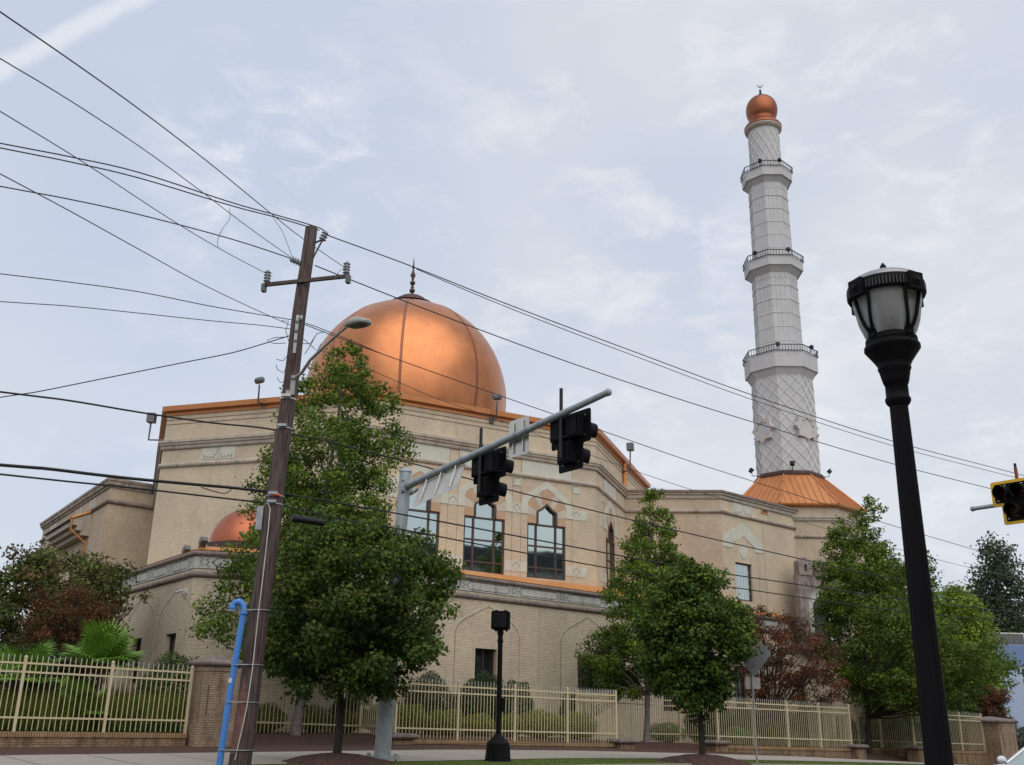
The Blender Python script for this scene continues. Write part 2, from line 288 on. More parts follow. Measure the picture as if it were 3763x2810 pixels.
# ------------------------------------------------------------------ mesh helpers
def root_loc(o):
    while o.parent: o = o.parent
    return np.array(o.location)
class MB:
    def __init__(self): self.v = []; self.f = []; self.sm = []
    def add(self, vs, fs, smooth=False):
        b = len(self.v); self.v += [tuple(map(float, q)) for q in vs]; self.f += [tuple(b+i for i in f) for f in fs]; self.sm += [smooth]*len(fs); return self
    def quad(self, a, b, c, d): return self.add([a, b, c, d], [(0, 1, 2, 3)])
    def box(self, c, ux, uy, uz, sx, sy, sz):
        """centre c, unit axes, full sizes"""
        c = np.array(c, float); ux, uy, uz = [np.array(q, float) for q in (ux, uy, uz)]
        P = [c+ux*sx*i/2+uy*sy*j/2+uz*sz*k/2 for i in (-1, 1) for j in (-1, 1) for k in (-1, 1)]
        return self.add(P, [(0, 1, 3, 2), (4, 6, 7, 5), (0, 4, 5, 1), (2, 3, 7, 6), (0, 2, 6, 4), (1, 5, 7, 3)])
    def abox(self, lo, hi):
        lo, hi = np.array(lo, float), np.array(hi, float); return self.box((lo+hi)/2, (1, 0, 0), (0, 1, 0), (0, 0, 1), *(hi-lo))
    def tube(self, pts, r, n=8, cap=True, smooth=True):
        pts = [np.array(p, float) for p in pts]; rs = r if hasattr(r, '__len__') else [r]*len(pts)
        vs = []; up = None
        for i, p in enumerate(pts):
            t = pts[min(i+1, len(pts)-1)]-pts[max(i-1, 0)]; t = t/(np.linalg.norm(t)+1e-9)
            if up is None: up = np.array([0, 0, 1.0]) if abs(t[2]) < .9 else np.array([1.0, 0, 0])
            a = np.cross(up, t); a /= np.linalg.norm(a)+1e-9; b = np.cross(t, a); up = b
            for k in range(n):
                th = 2*PI*k/n; vs.append(p+(a*math.cos(th)+b*math.sin(th))*rs[i])
        fs = []
        for i in range(len(pts)-1):
            for k in range(n):
                k2 = (k+1) % n; fs.append((i*n+k, i*n+k2, (i+1)*n+k2, (i+1)*n+k))
        self.add(vs, fs, smooth)
        if cap:
            m = len(pts)-1; self.add(vs[:n][::-1], [tuple(range(n))]); self.add(vs[m*n:], [tuple(range(n))])
        return self
    def lathe(self, c, prof, n=24, a0=0.0, smooth=True, axis=None, cap=True):
        """prof list of (r,h) going up; axis default +Z"""
        c = np.array(c, float)
        if axis is None: A, B_, Z = np.array([1., 0, 0]), np.array([0, 1., 0]), np.array([0, 0, 1.])
        else:
            Z = np.array(axis, float); Z /= np.linalg.norm(Z); A = np.cross([0, 0, 1.], Z) if abs(Z[2]) < .95 else np.array([1., 0, 0]); A /= np.linalg.norm(A); B_ = np.cross(Z, A)
        vs = []
        for r, h in prof:
            for k in range(n):
                th = a0+2*PI*k/n; vs.append(c+A*r*math.cos(th)+B_*r*math.sin(th)+Z*h)
        fs = []
        for i in range(len(prof)-1):
            for k in range(n):
                k2 = (k+1) % n; fs.append((i*n+k, i*n+k2, (i+1)*n+k2, (i+1)*n+k))
        self.add(vs, fs, smooth)
        if cap:
            if prof[0][0] > 1e-4: self.add(vs[:n][::-1], [tuple(range(n))])
            if prof[-1][0] > 1e-4: self.add(vs[-n:], [tuple(range(n))])
        return self
    def prism(self, poly, d):
        """closed 3D polygon extruded by vector d"""
        p = [np.array(q, float) for q in poly]; d = np.array(d, float); n = len(p)
        self.add(p+[q+d for q in p], [tuple(range(n))[::-1], tuple(range(n, 2*n))]+[(i, (i+1) % n, n+(i+1) % n, n+i) for i in range(n)]); return self
    def ring(self, outer, inner, d):
        """plate between two outlines with the same number of points, extruded by d"""
        o = [np.array(q, float) for q in outer]; i_ = [np.array(q, float) for q in inner]; d = np.array(d, float); n = len(o)
        vs = o+i_+[q+d for q in o]+[q+d for q in i_]; fs = []
        for k in range(n):
            k2 = (k+1) % n
            fs += [(k, k2, n+k2, n+k), (2*n+k, 3*n+k, 3*n+k2, 2*n+k2), (k, 2*n+k, 2*n+k2, k2), (n+k, n+k2, 3*n+k2, 3*n+k)]
        self.add(vs, fs); return self
    def strip(self, outer, inner, d):
        """open band between two polylines, extruded by d"""
        o = [np.array(q, float) for q in outer]; i_ = [np.array(q, float) for q in inner]; d = np.array(d, float); n = len(o)
        vs = o+i_+[q+d for q in o]+[q+d for q in i_]; fs = []
        for k in range(n-1):
            k2 = k+1
            fs += [(k, k2, n+k2, n+k), (2*n+k, 3*n+k, 3*n+k2, 2*n+k2), (k, 2*n+k, 2*n+k2, k2), (n+k, n+k2, 3*n+k2, 3*n+k)]
        fs += [(0, n, 3*n, 2*n), (n-1, 3*n-1, 4*n-1, 2*n-1)]
        self.add(vs, fs); return self
    def sweep(self, path, prof, closed=False, smooth=False):
        """path: plan points (x,y); outward is to the right of travel; prof: (out,z) open outline"""
        P = [np.array(p[:2], float) for p in path]; n = len(P); vs = []; m = len(prof)
        def nrm(a, b): d = b-a; d /= np.linalg.norm(d); return np.array([d[1], -d[0]])
        for i in range(n):
            if closed or 0 < i < n-1:
                n1 = nrm(P[i-1], P[i]); n2 = nrm(P[i], P[(i+1) % n]); b = n1+n2; b = b/(1+n1@n2)
            else: b = nrm(P[0], P[1]) if i == 0 else nrm(P[-2], P[-1])
            for o_, z in prof: q = P[i]+b*o_; vs.append((q[0], q[1], z))
        fs = []
        for i in range(n if closed else n-1):
            j = (i+1) % n
            for k in range(m-1): fs.append((i*m+k, j*m+k, j*m+k+1, i*m+k+1))
        self.add(vs, fs, smooth)
        if not closed: self.add(vs[:m], [tuple(range(m))]); self.add(vs[-m:], [tuple(range(m))[::-1]])
        return self
    def build(self, name, mat, parent=None, loc=None):
        me = bpy.data.meshes.new(name)
        off = root_loc(parent) if parent is not None else (np.array(loc, float) if loc is not None else np.zeros(3))
        V = np.array(self.v, float)-off
        me.from_pydata(V.tolist(), [], self.f); me.update()
        uvl = me.uv_layers.new(name='UVMap'); 
        for p in me.polygons:
            nx, ny, nz = p.normal
            if abs(nz) < .75:
                h = math.hypot(nx, ny)+1e-9; tx, ty = -ny/h, nx/h
                for li in p.loop_indices:
                    v = self.v[me.loops[li].vertex_index]; uvl.data[li].uv = (v[0]*tx+v[1]*ty, v[2])
            else:
                for li in p.loop_indices:
                    v = self.v[me.loops[li].vertex_index]; uvl.data[li].uv = (v[0], v[1])
        for p, s in zip(me.polygons, self.sm): p.use_smooth = s
        me.materials.append(mat)
        o = bpy.data.objects.new(name, me); COL.objects.link(o)
        if parent is not None: o.parent = parent
        elif loc is not None: o.location = tuple(off)
        if parent is not None and parent.parent is None and parent.type == 'MESH': pass
        return o
def tag(o, label=None, cat=None, group=None, kind=None):
    if label: o['label'] = label
    if cat: o['category'] = cat
    if group: o['group'] = group
    if kind: o['kind'] = kind
    return o
def thing(name, label, cat, loc, group=None):
    o = bpy.data.objects.new(name, None); COL.objects.link(o); o.location = tuple(map(float, loc)); o.empty_display_size = .3
    return tag(o, label, cat, group)
def struct(name, mb, mat):
    o = mb.build(name, mat); o['kind'] = 'structure'; return o
ZUP = np.array([0, 0, 1.0])
def V3(p, z): return np.array([p[0], p[1], z])
class Wall:
    """a vertical plane: origin O, direction az; point(u,z,out)"""
    def __init__(s, O, az): s.O = np.array(O, float); s.az = az; s.u = AZ(az); s.n = np.array([s.u[1], -s.u[0], 0])
    def P(s, u, z, out=0.0): q = s.O+s.u*u+s.n*out; return np.array([q[0], q[1], z])
    def poly(s, pts, out): return [s.P(a, b, out) for a, b in pts]


# ------------------------------------------------------------------ ground, road, pavement
def strip_mesh(s0, s1, n0, n1, ds, dn, dz, zf=None):
    mb = MB(); ss = np.arange(s0, s1+ds*.5, ds); nn = np.linspace(n0, n1, max(2, int(round((n1-n0)/dn))+1))
    vs = []
    for a in ss:
        for b in nn:
            z = zf(a, b) if zf else ground_z(a, b); p = ST(a, b, z+dz); vs.append(p)
    m = len(nn); fs = []
    for i in range(len(ss)-1):
        for j in range(m-1): fs.append((i*m+j, (i+1)*m+j, (i+1)*m+j+1, i*m+j+1))
    mb.add(vs, fs, True); return mb
gb = MB(); ax = [-900, -300, -120, -60]+list(np.arange(-30, 120, 3.0))+[150, 220, 400, 900]; bx = [-900, -200, -60, -30, -24, -22.4, -22.2, -7.6, -7.4, 4.2, 4.6, 5, 5.4, 5.8, 8, 12, 30, 80, 200, 500, 1200]
vs = [ST(a, b, zbase(a)-.16 if b < 4 else ground_z(a, b)-.02) for a in ax for b in bx]; m_ = len(bx)
gb.add(vs, [(i*m_+j, (i+1)*m_+j, (i+1)*m_+j+1, i*m_+j+1) for i in range(len(ax)-1) for j in range(m_-1)], True)
struct('ground', gb, m_gar)
struct('road', strip_mesh(-60, 150, -22.2, -7.62, 3, 4, .002, lambda a, b: zbase(a)-.15), m_asphalt)
flat = lambda a, b: zbase(a)
struct('sidewalk', strip_mesh(-60, 120, -5.0, 0.0, 1.5, 1.25, 0.012, flat), m_walk)
jb = MB()
for k in range(-30, 60):
    a = k*1.85
    jb.quad(ST(a, -5, zbase(a)+.0165), ST(a+.02, -5, zbase(a+.02)+.0165), ST(a+.02, 0, zbase(a+.02)+.0165), ST(a, 0, zbase(a)+.0165))
struct('sidewalk_joints', jb, m_groove)
struct('verge', strip_mesh(-60, 120, -7.5, -5.0, 1.5, .6, 0.004, flat), m_grass)
struct('mulch_bed', strip_mesh(-60, 120, 0.0, 6.6, 1.0, .3, 0.006), m_mulch)
kb = MB(); ss = np.arange(-60, 121, 3.0)
for i in range(len(ss)-1):
    a, b = ss[i], ss[i+1]
    P = [ST(a, -7.5, zbase(a)+.008), ST(a, -7.64, zbase(a)+.006), ST(a, -7.66, zbase(a)-.148), ST(b, -7.66, zbase(b)-.148), ST(b, -7.64, zbase(b)+.006), ST(b, -7.5, zbase(b)+.008)]
    kb.quad(P[0], P[5], P[4], P[1]); kb.quad(P[1], P[4], P[3], P[2])
struct('kerb', kb, m_walk)
struct('near_sidewalk', strip_mesh(-60, 120, -30, -22.2, 3, 4, 0.0, flat), m_walk)

# ------------------------------------------------------------------ mosque
C_ = PY(2190, 1740, 52); B_ = PW(1365, 1640, C_, 29); A_ = PW(600, 1640, B_, -18)
WF2 = Wall(B_, 29); WF1 = Wall(A_, -18); WF3 = Wall(C_, 71)
LF1 = float(np.linalg.norm((B_-A_)[:2])); LF2 = float(np.linalg.norm((C_-B_)[:2])); LF3 = 14.3
D_ = WF3.P(LF3, 0); R0_ = PW(2296, 1840, C_, 71)
WR1 = Wall(R0_, -4.5); R1e = PW(2644.7, 1802, R0_, -4.5); LR1 = float(np.linalg.norm((R1e-R0_)[:2]))
WR2 = Wall(R1e, 41.5); R2e = PW(2912.5, 1872, R1e, 41.5); LR2 = float(np.linalg.norm((R2e-R1e)[:2]))
OCT_C = np.array([-7.6, 62.5, 0])
E_ = 2*OCT_C-A_*[1, 1, 0]; F_ = 2*OCT_C-B_*[1, 1, 0]; G_ = 2*OCT_C-C_*[1, 1, 0]; H_ = A_*[1, 1, 0]-AZ(-69.5)*13
OCT = [q[:2] for q in (A_, B_, C_, D_, E_, F_, G_, H_)]
mosque = thing('mosque', 'large tan brick mosque with big copper dome, arched windows and orange roof edges', 'mosque', (OCT_C[0], OCT_C[1], -1))
TOP = 15.95
def grid_wall(mb, W, u0, u1, z0, z1, holes=(), depth=.22):
    us = sorted({u0, u1, *[h[0] for h in holes], *[h[1] for h in holes]}); zs = sorted({z0, z1, *[h[2] for h in holes], *[h[3] for h in holes]})
    def inh(u, z): return any(h[0] < u < h[1] and h[2] < z < h[3] for h in holes)
    for i in range(len(us)-1):
        for j in range(len(zs)-1):
            if inh((us[i]+us[i+1])/2, (zs[j]+zs[j+1])/2): continue
            mb.quad(W.P(us[i], zs[j]), W.P(us[i+1], zs[j]), W.P(us[i+1], zs[j+1]), W.P(us[i], zs[j+1]))
    for h in holes:
        a, b, c, d = h[:4]
        q = [(a, c), (b, c), (b, d), (a, d)]
        for k in range(4):
            if len(h) > 4 and k in h[4]: continue
            p, r = q[k], q[(k+1) % 4]
            mb.quad(W.P(*p), W.P(*r), W.P(r[0], r[1], -depth), W.P(p[0], p[1], -depth))
# --- main octagon walls
BAYS = [2.65, 6.33, 10.0]
# half outlines (right side, from bottom to apex)
WIN = [(.63, 10.36), (.63, 10.95), (.60, 11.03), (.52, 11.09), (.42, 11.12), (.36, 11.17), (0, 11.47)]
INN = [(1.18, 10.36), (1.18, 11.30), (1.15, 11.45), (1.07, 11.58), (.95, 11.69), (.80, 11.76), (.72, 11.775), (.55, 11.90), (.32, 12.10), (0, 12.27)]
OUT = [(1.57, 10.81), (1.57, 11.32), (1.54, 11.52), (1.45, 11.70), (1.30, 11.85), (1.12, 11.95), (1.0, 12.0), (.75, 12.17), (.4, 12.43), (0, 12.68)]
def full(h, c): return [(c-u, z) for u, z in h]+[(c+u, z) for u, z in h[::-1][1:]]
def radius(h, th):
    """distance from (0,10.7) along angle th to the half outline"""
    dx, dz = math.cos(th), math.sin(th); best = None
    for (a, b), (c, d) in zip(h[:-1], h[1:]):
        ex, ez = c-a, d-b; det = dx*(-ez)-dz*(-ex)
        if abs(det) < 1e-9: continue
        rx, rz = a, b-10.7; t = (rx*(-ez)-rz*(-ex))/det; s_ = (dx*rz-dz*rx)/det
        if -1e-6 <= s_ <= 1+1e-6 and t > 0: best = t if best is None else min(best, t)
    return best if best else 1.0
wall_mb = MB(); cream = MB(); pan_a = MB(); pan_b = MB(); joints = MB(); grooves = MB()
def arch_bay(W, c, lower_band=True):
    holes = [(c-1.17, c+1.17, 7.55, 10.36, (2,)), (c-.63, c+.63, 10.36, 11.47, (0, 2))]
    return holes
def arch_fill(W, c):
    # corners beside the ogee head of the opening, flush with the wall
    for sgn in (-1, 1):
        pts = [(c+sgn*.63, 10.95)]+[(c+sgn*u, z) for u, z in WIN[2:]]+[(c+sgn*.63, 11.47)]
        wall_mb.add([W.P(u, z, 0) for u, z in pts], [tuple(range(len(pts)))])
    hd = full(WIN[1:], c)
    for p, q in zip(hd[:-1], hd[1:]): wall_mb.quad(W.P(*p), W.P(*q), W.P(q[0], q[1], -.2), W.P(p[0], p[1], -.2))
    for sgn in (-1, 1):
        wall_mb.quad(W.P(c+sgn*.63, 10.36), W.P(c+sgn*1.17, 10.36), W.P(c+sgn*1.17, 10.36, -.2), W.P(c+sgn*.63, 10.36, -.2))
    cream.strip(W.poly(full(OUT, c), 0), W.poly(full([(1.18, 10.81)]+INN[1:], c), 0), W.n*.035)
    # radiating stone panels between window head and arch
    edges = [-19, 5, 29, 53, 72, 90]
    for sgn in (1, -1):
        for k in range(5):
            ths = np.radians(np.linspace(edges[k]+.6, edges[k+1]-.6, 7)); ro, ri = [], []
            if k == 0: 
                o_ = [(1.175, 10.37), (1.175, 10.7+1.175*math.tan(ths[-1]))]; i_ = [(.655, 10.37), (.655, 10.7+.655*math.tan(ths[-1]))]
            else:
                o_ = [(radius(INN, th)*math.cos(th), 10.7+radius(INN, th)*math.sin(th)) for th in ths]
                i_ = [(radius(WIN, th)*math.cos(th)*1.04, 10.7+radius(WIN, th)*math.sin(th)*1.03) for th in ths]
            mb = MB()
            mb.strip([W.P(c+sgn*u, z, 0) for u, z in o_], [W.P(c+sgn*u, z, 0) for u, z in i_], W.n*.014); mb.build('arch_stone', m_panel_a if k % 2 == 0 else m_panel_b, mosque)
def polyline_band(mb, W, pts, wd, out, closed=False):
    pts = [np.array(p, float) for p in pts]
    if closed: pts = pts+[pts[0]]
    for p, q in zip(pts[:-1], pts[1:]):
        d = q-p; ln = np.linalg.norm(d); d /= ln; nn = np.array([-d[1], d[0]])*wd/2; e = d*wd*.35
        a = [p-e+nn, q+e+nn, q+e-nn, p-e-nn]; mb.add([W.P(x[0], x[1], out) for x in a], [(0, 1, 2, 3)])
def sq_panel(W, c, z, h=.245):
    cream.ring(W.poly([(c-h, z-h), (c+h, z-h), (c+h, z+h), (c-h, z+h)], 0), W.poly([(c-h*.72, z-h*.72), (c+h*.72, z-h*.72), (c+h*.72, z+h*.72), (c-h*.72, z+h*.72)], 0), W.n*.035)
    cream.add(W.poly([(c-h*.72, z-h*.72), (c+h*.72, z-h*.72), (c+h*.72, z+h*.72), (c-h*.72, z+h*.72)], .008), [(0, 1, 2, 3)])
    polyline_band(grooves, W, [(c-h*.72, z-h*.6), (c-h*.72, z+h*.72), (c+h*.72, z+h*.72)], .022, .038)
def diamond_band(W, u0, u1, z0, z1, cs):
    cream.prism(W.poly([(u0, z0), (u1, z0), (u1, z1), (u0, z1)], 0), W.n*.02)
    for c in cs:
        z = (z0+z1)/2; polyline_band(grooves, W, [(c-.20, z), (c, z+.19), (c+.20, z)], .024, .024); polyline_band(joints, W, [(c-.20, z), (c, z-.19), (c+.20, z)], .014, .024)
        for d in (-.24, .24): polyline_band(joints, W, [(c+d, z0), (c+d, z1)], .012, .0235)
windows = []
def arched_window(W, c):
    f = MB(); th = .09
    def bar(u0, u1, z0, z1, o0=-.16, o1=-.05): f.prism(W.poly([(u0, z0), (u1, z0), (u1, z1), (u0, z1)], o0), W.n*(o1-o0))
    for sgn in (-1, 1):
        bar(c+sgn*1.17-(th if sgn > 0 else 0), c+sgn*1.17+(0 if sgn > 0 else th), 7.55, 10.36); bar(c+sgn*.60-.045, c+sgn*.60+.045, 7.64, 10.25, -.155, -.055)
    bar(c-1.08, c+1.08, 7.55, 7.64); bar(c-1.08, c+1.08, 10.27, 10.36)
    for z in (8.1, 9.2): bar(c-1.08, c+1.08, z-.04, z+.04, -.15, -.06)
    hw = [(u, z) for u, z in WIN]; hi = [(.53, 10.36), (.53, 10.92), (.51, 10.98), (.46, 11.01), (.37, 11.04), (.30, 11.09), (0, 11.34)]
    f.strip(W.poly(full(hw, c), -.17), W.poly(full(hi, c), -.17), W.n*.23)
    o = f.build('window', m_frame, mosque)
    g = MB(); g.add(W.poly([(c-1.12, 7.6), (c+1.12, 7.6), (c+1.12, 10.3), (c-1.12, 10.3)], -.12), [(0, 1, 2, 3)])
    pts = full([(.58, 10.3)]+hi[1:], c); g.add([W.P(u, z, -.12) for u, z in pts], [tuple(range(len(pts)))])
    g.build('pane', m_glass, o); windows.append(o)
H2 = [h for c in BAYS for h in arch_bay(WF2, c)]
grid_wall(wall_mb, WF2, 0, LF2, -2, TOP, H2)
grid_wall(wall_mb, WF1, 0, LF1, -2, TOP)
F3C = [3.35]
grid_wall(wall_mb, WF3, 0, LF3, -2, TOP, [h for c in F3C for h in arch_bay(WF3, c)])
for i in range(3, 8):
    p, q = OCT[i], OCT[(i+1) % 8]; wall_mb.quad(V3(p, -2), V3(q, -2), V3(q, TOP), V3(p, TOP))
def flush(*items):
    """link what each collector holds as one part of the mosque and empty it"""
    for mb, nm, mt in items:
        if mb.v:
            mb.build(nm, mt, mosque); mb.v = []; mb.f = []; mb.sm = []
for W, cs in ((WF2, BAYS), (WF3, F3C)):
    for c in cs:
        arch_fill(W, c); arched_window(W, c); flush((cream, 'stone_arch', m_cream), (pan_a, 'brown_arch_stones', m_panel_a), (pan_b, 'grey_arch_stones', m_panel_b))
        cream.prism(W.poly([(c-1.57, 12.93), (c+1.57, 12.93), (c+1.57, 13.72), (c-1.57, 13.72)], 0), W.n*.02)
        flush((cream, 'cream_panel', m_cream))
        for sgn in (-1, 1):
            for z0, z1 in ((7.5, 10.8), (11.3, 12.88)): polyline_band(joints, W, [(c+sgn*1.57, z0), (c+sgn*1.57, z1)], .02, .004)
            polyline_band(joints, W, [(c+sgn*1.57, 12.93), (c+sgn*1.57, 13.72)], .02, .024); flush((joints, 'bay_joint', m_joint))

    mids = [cs[0]-1.84]+[c+1.84 for c in cs]
    for m in mids:
        sq_panel(W, m, 12.48); flush((cream, 'square_tile', m_cream), (grooves, 'tile_groove', m_groove))
        diamond_band(W, m-.265, m+.265, 10.81, 11.32, [m]); flush((cream, 'diamond_tile', m_cream), (grooves, 'diamond_groove', m_groove), (joints, 'tile_joints', m_joint)); diamond_band(W, m-.66, m+.66, 7.80, 8.33, [m]); flush((cream, 'diamond_band', m_cream), (grooves, 'diamond_groove', m_groove), (joints, 'tile_joints', m_joint))
    diamond_band(W, mids[-1]+.265, mids[-1]+.66, 10.81, 11.32, []); flush((cream, 'end_tile', m_cream)); diamond_band(W, mids[0]-.66, mids[0]-.265, 10.81, 11.32, []); flush((cream, 'end_tile', m_cream), (joints, 'wall_joints', m_joint))
wall_mb.build('wall', m_brick, mosque)
# star relief panels on F1
def star_panel(mb, gr, W, c, z, w_=1.0, h=.78, flip=1):
    mb.prism(W.poly([(c-w_/2, z-h/2), (c+w_/2, z-h/2), (c+w_/2, z+h/2), (c-w_/2, z+h/2)], 0), W.n*.02)
    a, b = w_*.42, h*.42
    pts = [(-a, b), (a, b), (a, -b*.1), (a*1.0, -b*.35), (a*.7, -b*.5), (a*.62, -b), (a*.2, -b*.75), (-a*.05, -b), (-a*.35, -b*.7), (-a*.8, -b), (-a*.75, -b*.5), (-a, -b*.3)]
    polyline_band(gr, W, [(c+flip*x, z+y) for x, y in pts[3:]], .024, .024); polyline_band(gr, W, [(c+flip*pts[1][0], z+b), (c+flip*pts[2][0], z-b*.1)], .02, .024)
cr1 = MB()
for px in (772, 832): 
    q = PW(px, 1664, A_, -18); u = float((q-A_)@WF1.u); star_panel(cr1, grooves, WF1, u, 13.42, 1.0, .76, 1 if px < 800 else -1); flush((cr1, 'star_relief', m_cream), (grooves, 'star_groove', m_groove))
for px in (2709, 2747):
    q = PW(px, 1865, R1e, 41.5); u = float((q-R1e)@WR2.u); star_panel(cr1, grooves, WR2, u, 13.3, 1.05, .80, -1 if px < 2720 else 1); flush((cr1, 'star_relief', m_cream), (grooves, 'star_groove', m_groove))
# --- moldings round the octagon
UPM = [(0, 13.66), (.10, 13.66), (.14, 13.74), (.14, 13.84), (.22, 13.86), (.24, 13.97), (.30, 13.99), (.30, 14.12), (0, 14.14)]
def halfround(z, r, n=7): return [(r*math.cos(t), z+r*math.sin(t)) for t in np.linspace(-PI/2, PI/2, n)]
mo = MB(); mo.sweep([H_[:2], A_[:2], B_[:2], C_[:2], D_[:2], E_[:2]], [(0, 13.74)]+[(o*.9, z+.03) for o, z in UPM[1:]]); mo.build('cornice_molding', m_moldclean, mosque)
mo = MB(); mo.sweep([H_[:2], A_[:2], B_[:2], C_[:2], D_[:2], E_[:2]], halfround(12.83, .13), smooth=True); mo.build('string_course', m_moldclean, mosque)
fa = MB(); fa.sweep(OCT, [(0, 15.55), (.06, 15.55), (.06, 15.72), (.28, 15.76), (.30, 16.02), (-.3, 16.12)], closed=True)
fa.build('roof_fascia', m_orange2, mosque)
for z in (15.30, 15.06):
    mo = MB(); mo.sweep(OCT, [(0, z), (.02, z), (.02, z+.03), (0, z+.03)], closed=True); mo.build('course_line', m_joint, mosque)  # thin dark course lines round the upper wall
rf = MB(); rf.add([V3(p, 16.0) for p in OCT], [tuple(range(8))]); rf.build('roof', m_roofgrey, mosque)
# corner downpipe on F3 and the return beyond it
dp = MB(); dp.tube([WF3.P(6.9, 14.2, .12), WF3.P(6.9, 15.8, .12)], .13, 8); dp.build('downpipe', m_orange, mosque)

# --- dome
DC = np.array([-7.15, 62.5, 0]); DZ, DR = 20.95, 6.72
dome_pts = [(5.75, 15.6), (5.85, 16.2), (6.1, 17.0), (6.38, 18.0), (6.58, 19.0), (6.69, 20.0)]+[(DR*math.cos(t), DZ+DR*math.sin(t)*1.0) for t in np.radians(np.linspace(0, 80, 26))]
db = MB(); db.lathe(DC, [(r_, z_) for r_, z_ in dome_pts], 128, 0, True, cap=False); dome = db.build('dome', m_copper, mosque)
m_seam = MAT('copper_seam', (.25, .10, .06), .45, .7, var=.1)
for k in range(8):
    th = rad(-87.5+45*k); dx, dy = math.cos(th), math.sin(th); tx, ty = -dy, dx; sm = MB(); vs = []
    for r_, z_ in dome_pts:
        for o_, t_ in ((-.02, -.09), (.05, -.06), (.05, .06), (-.02, .09)):
            vs.append((DC[0]+dx*(r_+o_)+tx*t_, DC[1]+dy*(r_+o_)+ty*t_, z_))
    m_ = len(dome_pts); sm.add(vs, [(i*4+j, i*4+j+1, (i+1)*4+j+1, (i+1)*4+j) for i in range(m_-1) for j in range(3)]); sm.build('dome_seam', m_seam, dome)
cp = MB(); cp.lathe(DC, [(1.55, 27.72), (1.55, 27.80), (1.2, 27.82)], 48, cap=True); cp.build('crown_plate', m_brown, dome)
pt = MB(); n_ = 96; pr = [(1.14, 27.8), (1.12, 27.98), (1.0, 28.15), (.75, 28.33), (.45, 28.45), (.2, 28.52)]; vs = []
for r_, z_ in pr:
    for k in range(n_):
        th = 2*PI*k/n_; rr_ = r_*(1+.07*abs(math.sin(8*th))**.6-.03); vs.append((DC[0]+rr_*math.cos(th), DC[1]+rr_*math.sin(th), z_))
pt.add(vs, [(i*n_+k, i*n_+(k+1) % n_, (i+1)*n_+(k+1) % n_, (i+1)*n_+k) for i in range(len(pr)-1) for k in range(n_)], True); pt.build('petal_cap', m_brown, dome)
def bead(z, r, n=9): return [(max(.05, r*math.cos(t)), z+r*math.sin(t)) for t in np.linspace(-PI/2*.9, PI/2*.9, n)]
fi = MB(); fi.lathe(DC, [(.2, 28.4), (.1, 28.6)]+bead(28.88, .2)+[(.09, 29.1), (.13, 29.17), (.07, 29.24)]+bead(29.47, .19)+[(.06, 29.7), (.11, 29.76), (.08, 29.82), (.17, 29.98), (.18, 30.08), (.12, 30.25), (.06, 30.45), (.05, 30.6), (.11, 30.63), (.07, 30.72), (0.01, 31.45)], 20, cap=False)
fi.build('finial', m_brown, dome)
# --- podium
K1 = np.array([-12.05, 37.52, 0]); K2 = np.array([-6.55, 38.99, 0]); K3 = K2+AZ(43.8)*44; K0 = K1-AZ(-54)*17.5; K4 = K3+AZ(-45)*-8
WL1 = Wall(K0, -54); WL2 = Wall(K1, math.degrees(math.atan2(K2[1]-K1[1], K2[0]-K1[0]))); WP = Wall(K2, 43.8)
LL1 = 17.5; LL2 = float(np.linalg.norm(K2-K1)); LP = 44
PPATH = [K0[:2], K1[:2], K2[:2], K3[:2], K4[:2]]
def uP(px, py, W): q = PW(px, py, W.O, W.az); return float((q-W.O)@W.u)
pk = [uP(1797, 2224, WP), uP(2160, 2272, WP)]; pitch = pk[1]-pk[0]; PC = [pk[0]-pitch, pk[0]]+[pk[1]+pitch*i for i in range(0, 4)]
L1C = [uP(656, 2153, WL1), uP(532, 2182, WL1)]; l1p = L1C[0]-L1C[1]; L1C = [c for c in [L1C[0]-l1p*i for i in range(0, 6)] if c > .9]
pw = MB(); ZP = 6.70
holesP = [(c-.62, c+.62, 1.3, 3.70) for c in PC if c > .9]
# windows sit right of centre in their arches at the front
holesP = [(c+.0-.75, c+.55, 1.2, 3.70) for c in PC if c > .9]
grid_wall(pw, WP, 0, LP, -3, ZP, holesP, .3)
grid_wall(pw, WL2, 0, LL2, -2, ZP)
hl = [(uP(613, 2310, WL1), uP(650, 2310, WL1)), (uP(497, 2322, WL1), uP(524, 2322, WL1))]; hw_ = [(a_+b_)/2-c for (a_, b_), c in zip(hl, L1C)]
holesL = [(c+hw_[0]-.62, c+hw_[0]+.62, 1.9, 3.75) for c in L1C if c+hw_[0]-.62 > .1]
grid_wall(pw, WL1, 0, LL1, -2, ZP, holesL, .3)
pw.quad(V3(K3, -3), V3(K4, -3), V3(K4, ZP), V3(K3, ZP)); pw.build('podium_wall', m_bpod, mosque)
for W, hs in ((WP, holesP), (WL1, holesL)):
    for a_, b_, c_, d_ in hs:
        f = MB()
        for x0, x1, z0, z1 in ((a_, b_, c_, c_+.07), (a_, b_, d_-.07, d_), (a_, a_+.07, c_+.07, d_-.07), (b_-.07, b_, c_+.07, d_-.07), ((a_+b_)/2-.03, (a_+b_)/2+.03, c_+.07, d_-.07)):
            f.prism(W.poly([(x0, z0), (x1, z0), (x1, z1), (x0, z1)], -.26), W.n*.07)
        o = f.build('ground_floor_window', m_frame, mosque)
        g = MB(); g.add(W.poly([(a_, c_), (b_, c_), (b_, d_), (a_, d_)], -.235), [(0, 1, 2, 3)]); g.build('pane', m_glassd, o)
mo = MB(); mo.sweep(PPATH, [(0, 5.76)]+halfround(5.89, .12)+[(0, 6.02)], smooth=True); mo.build('lower_molding', m_molddark, mosque)
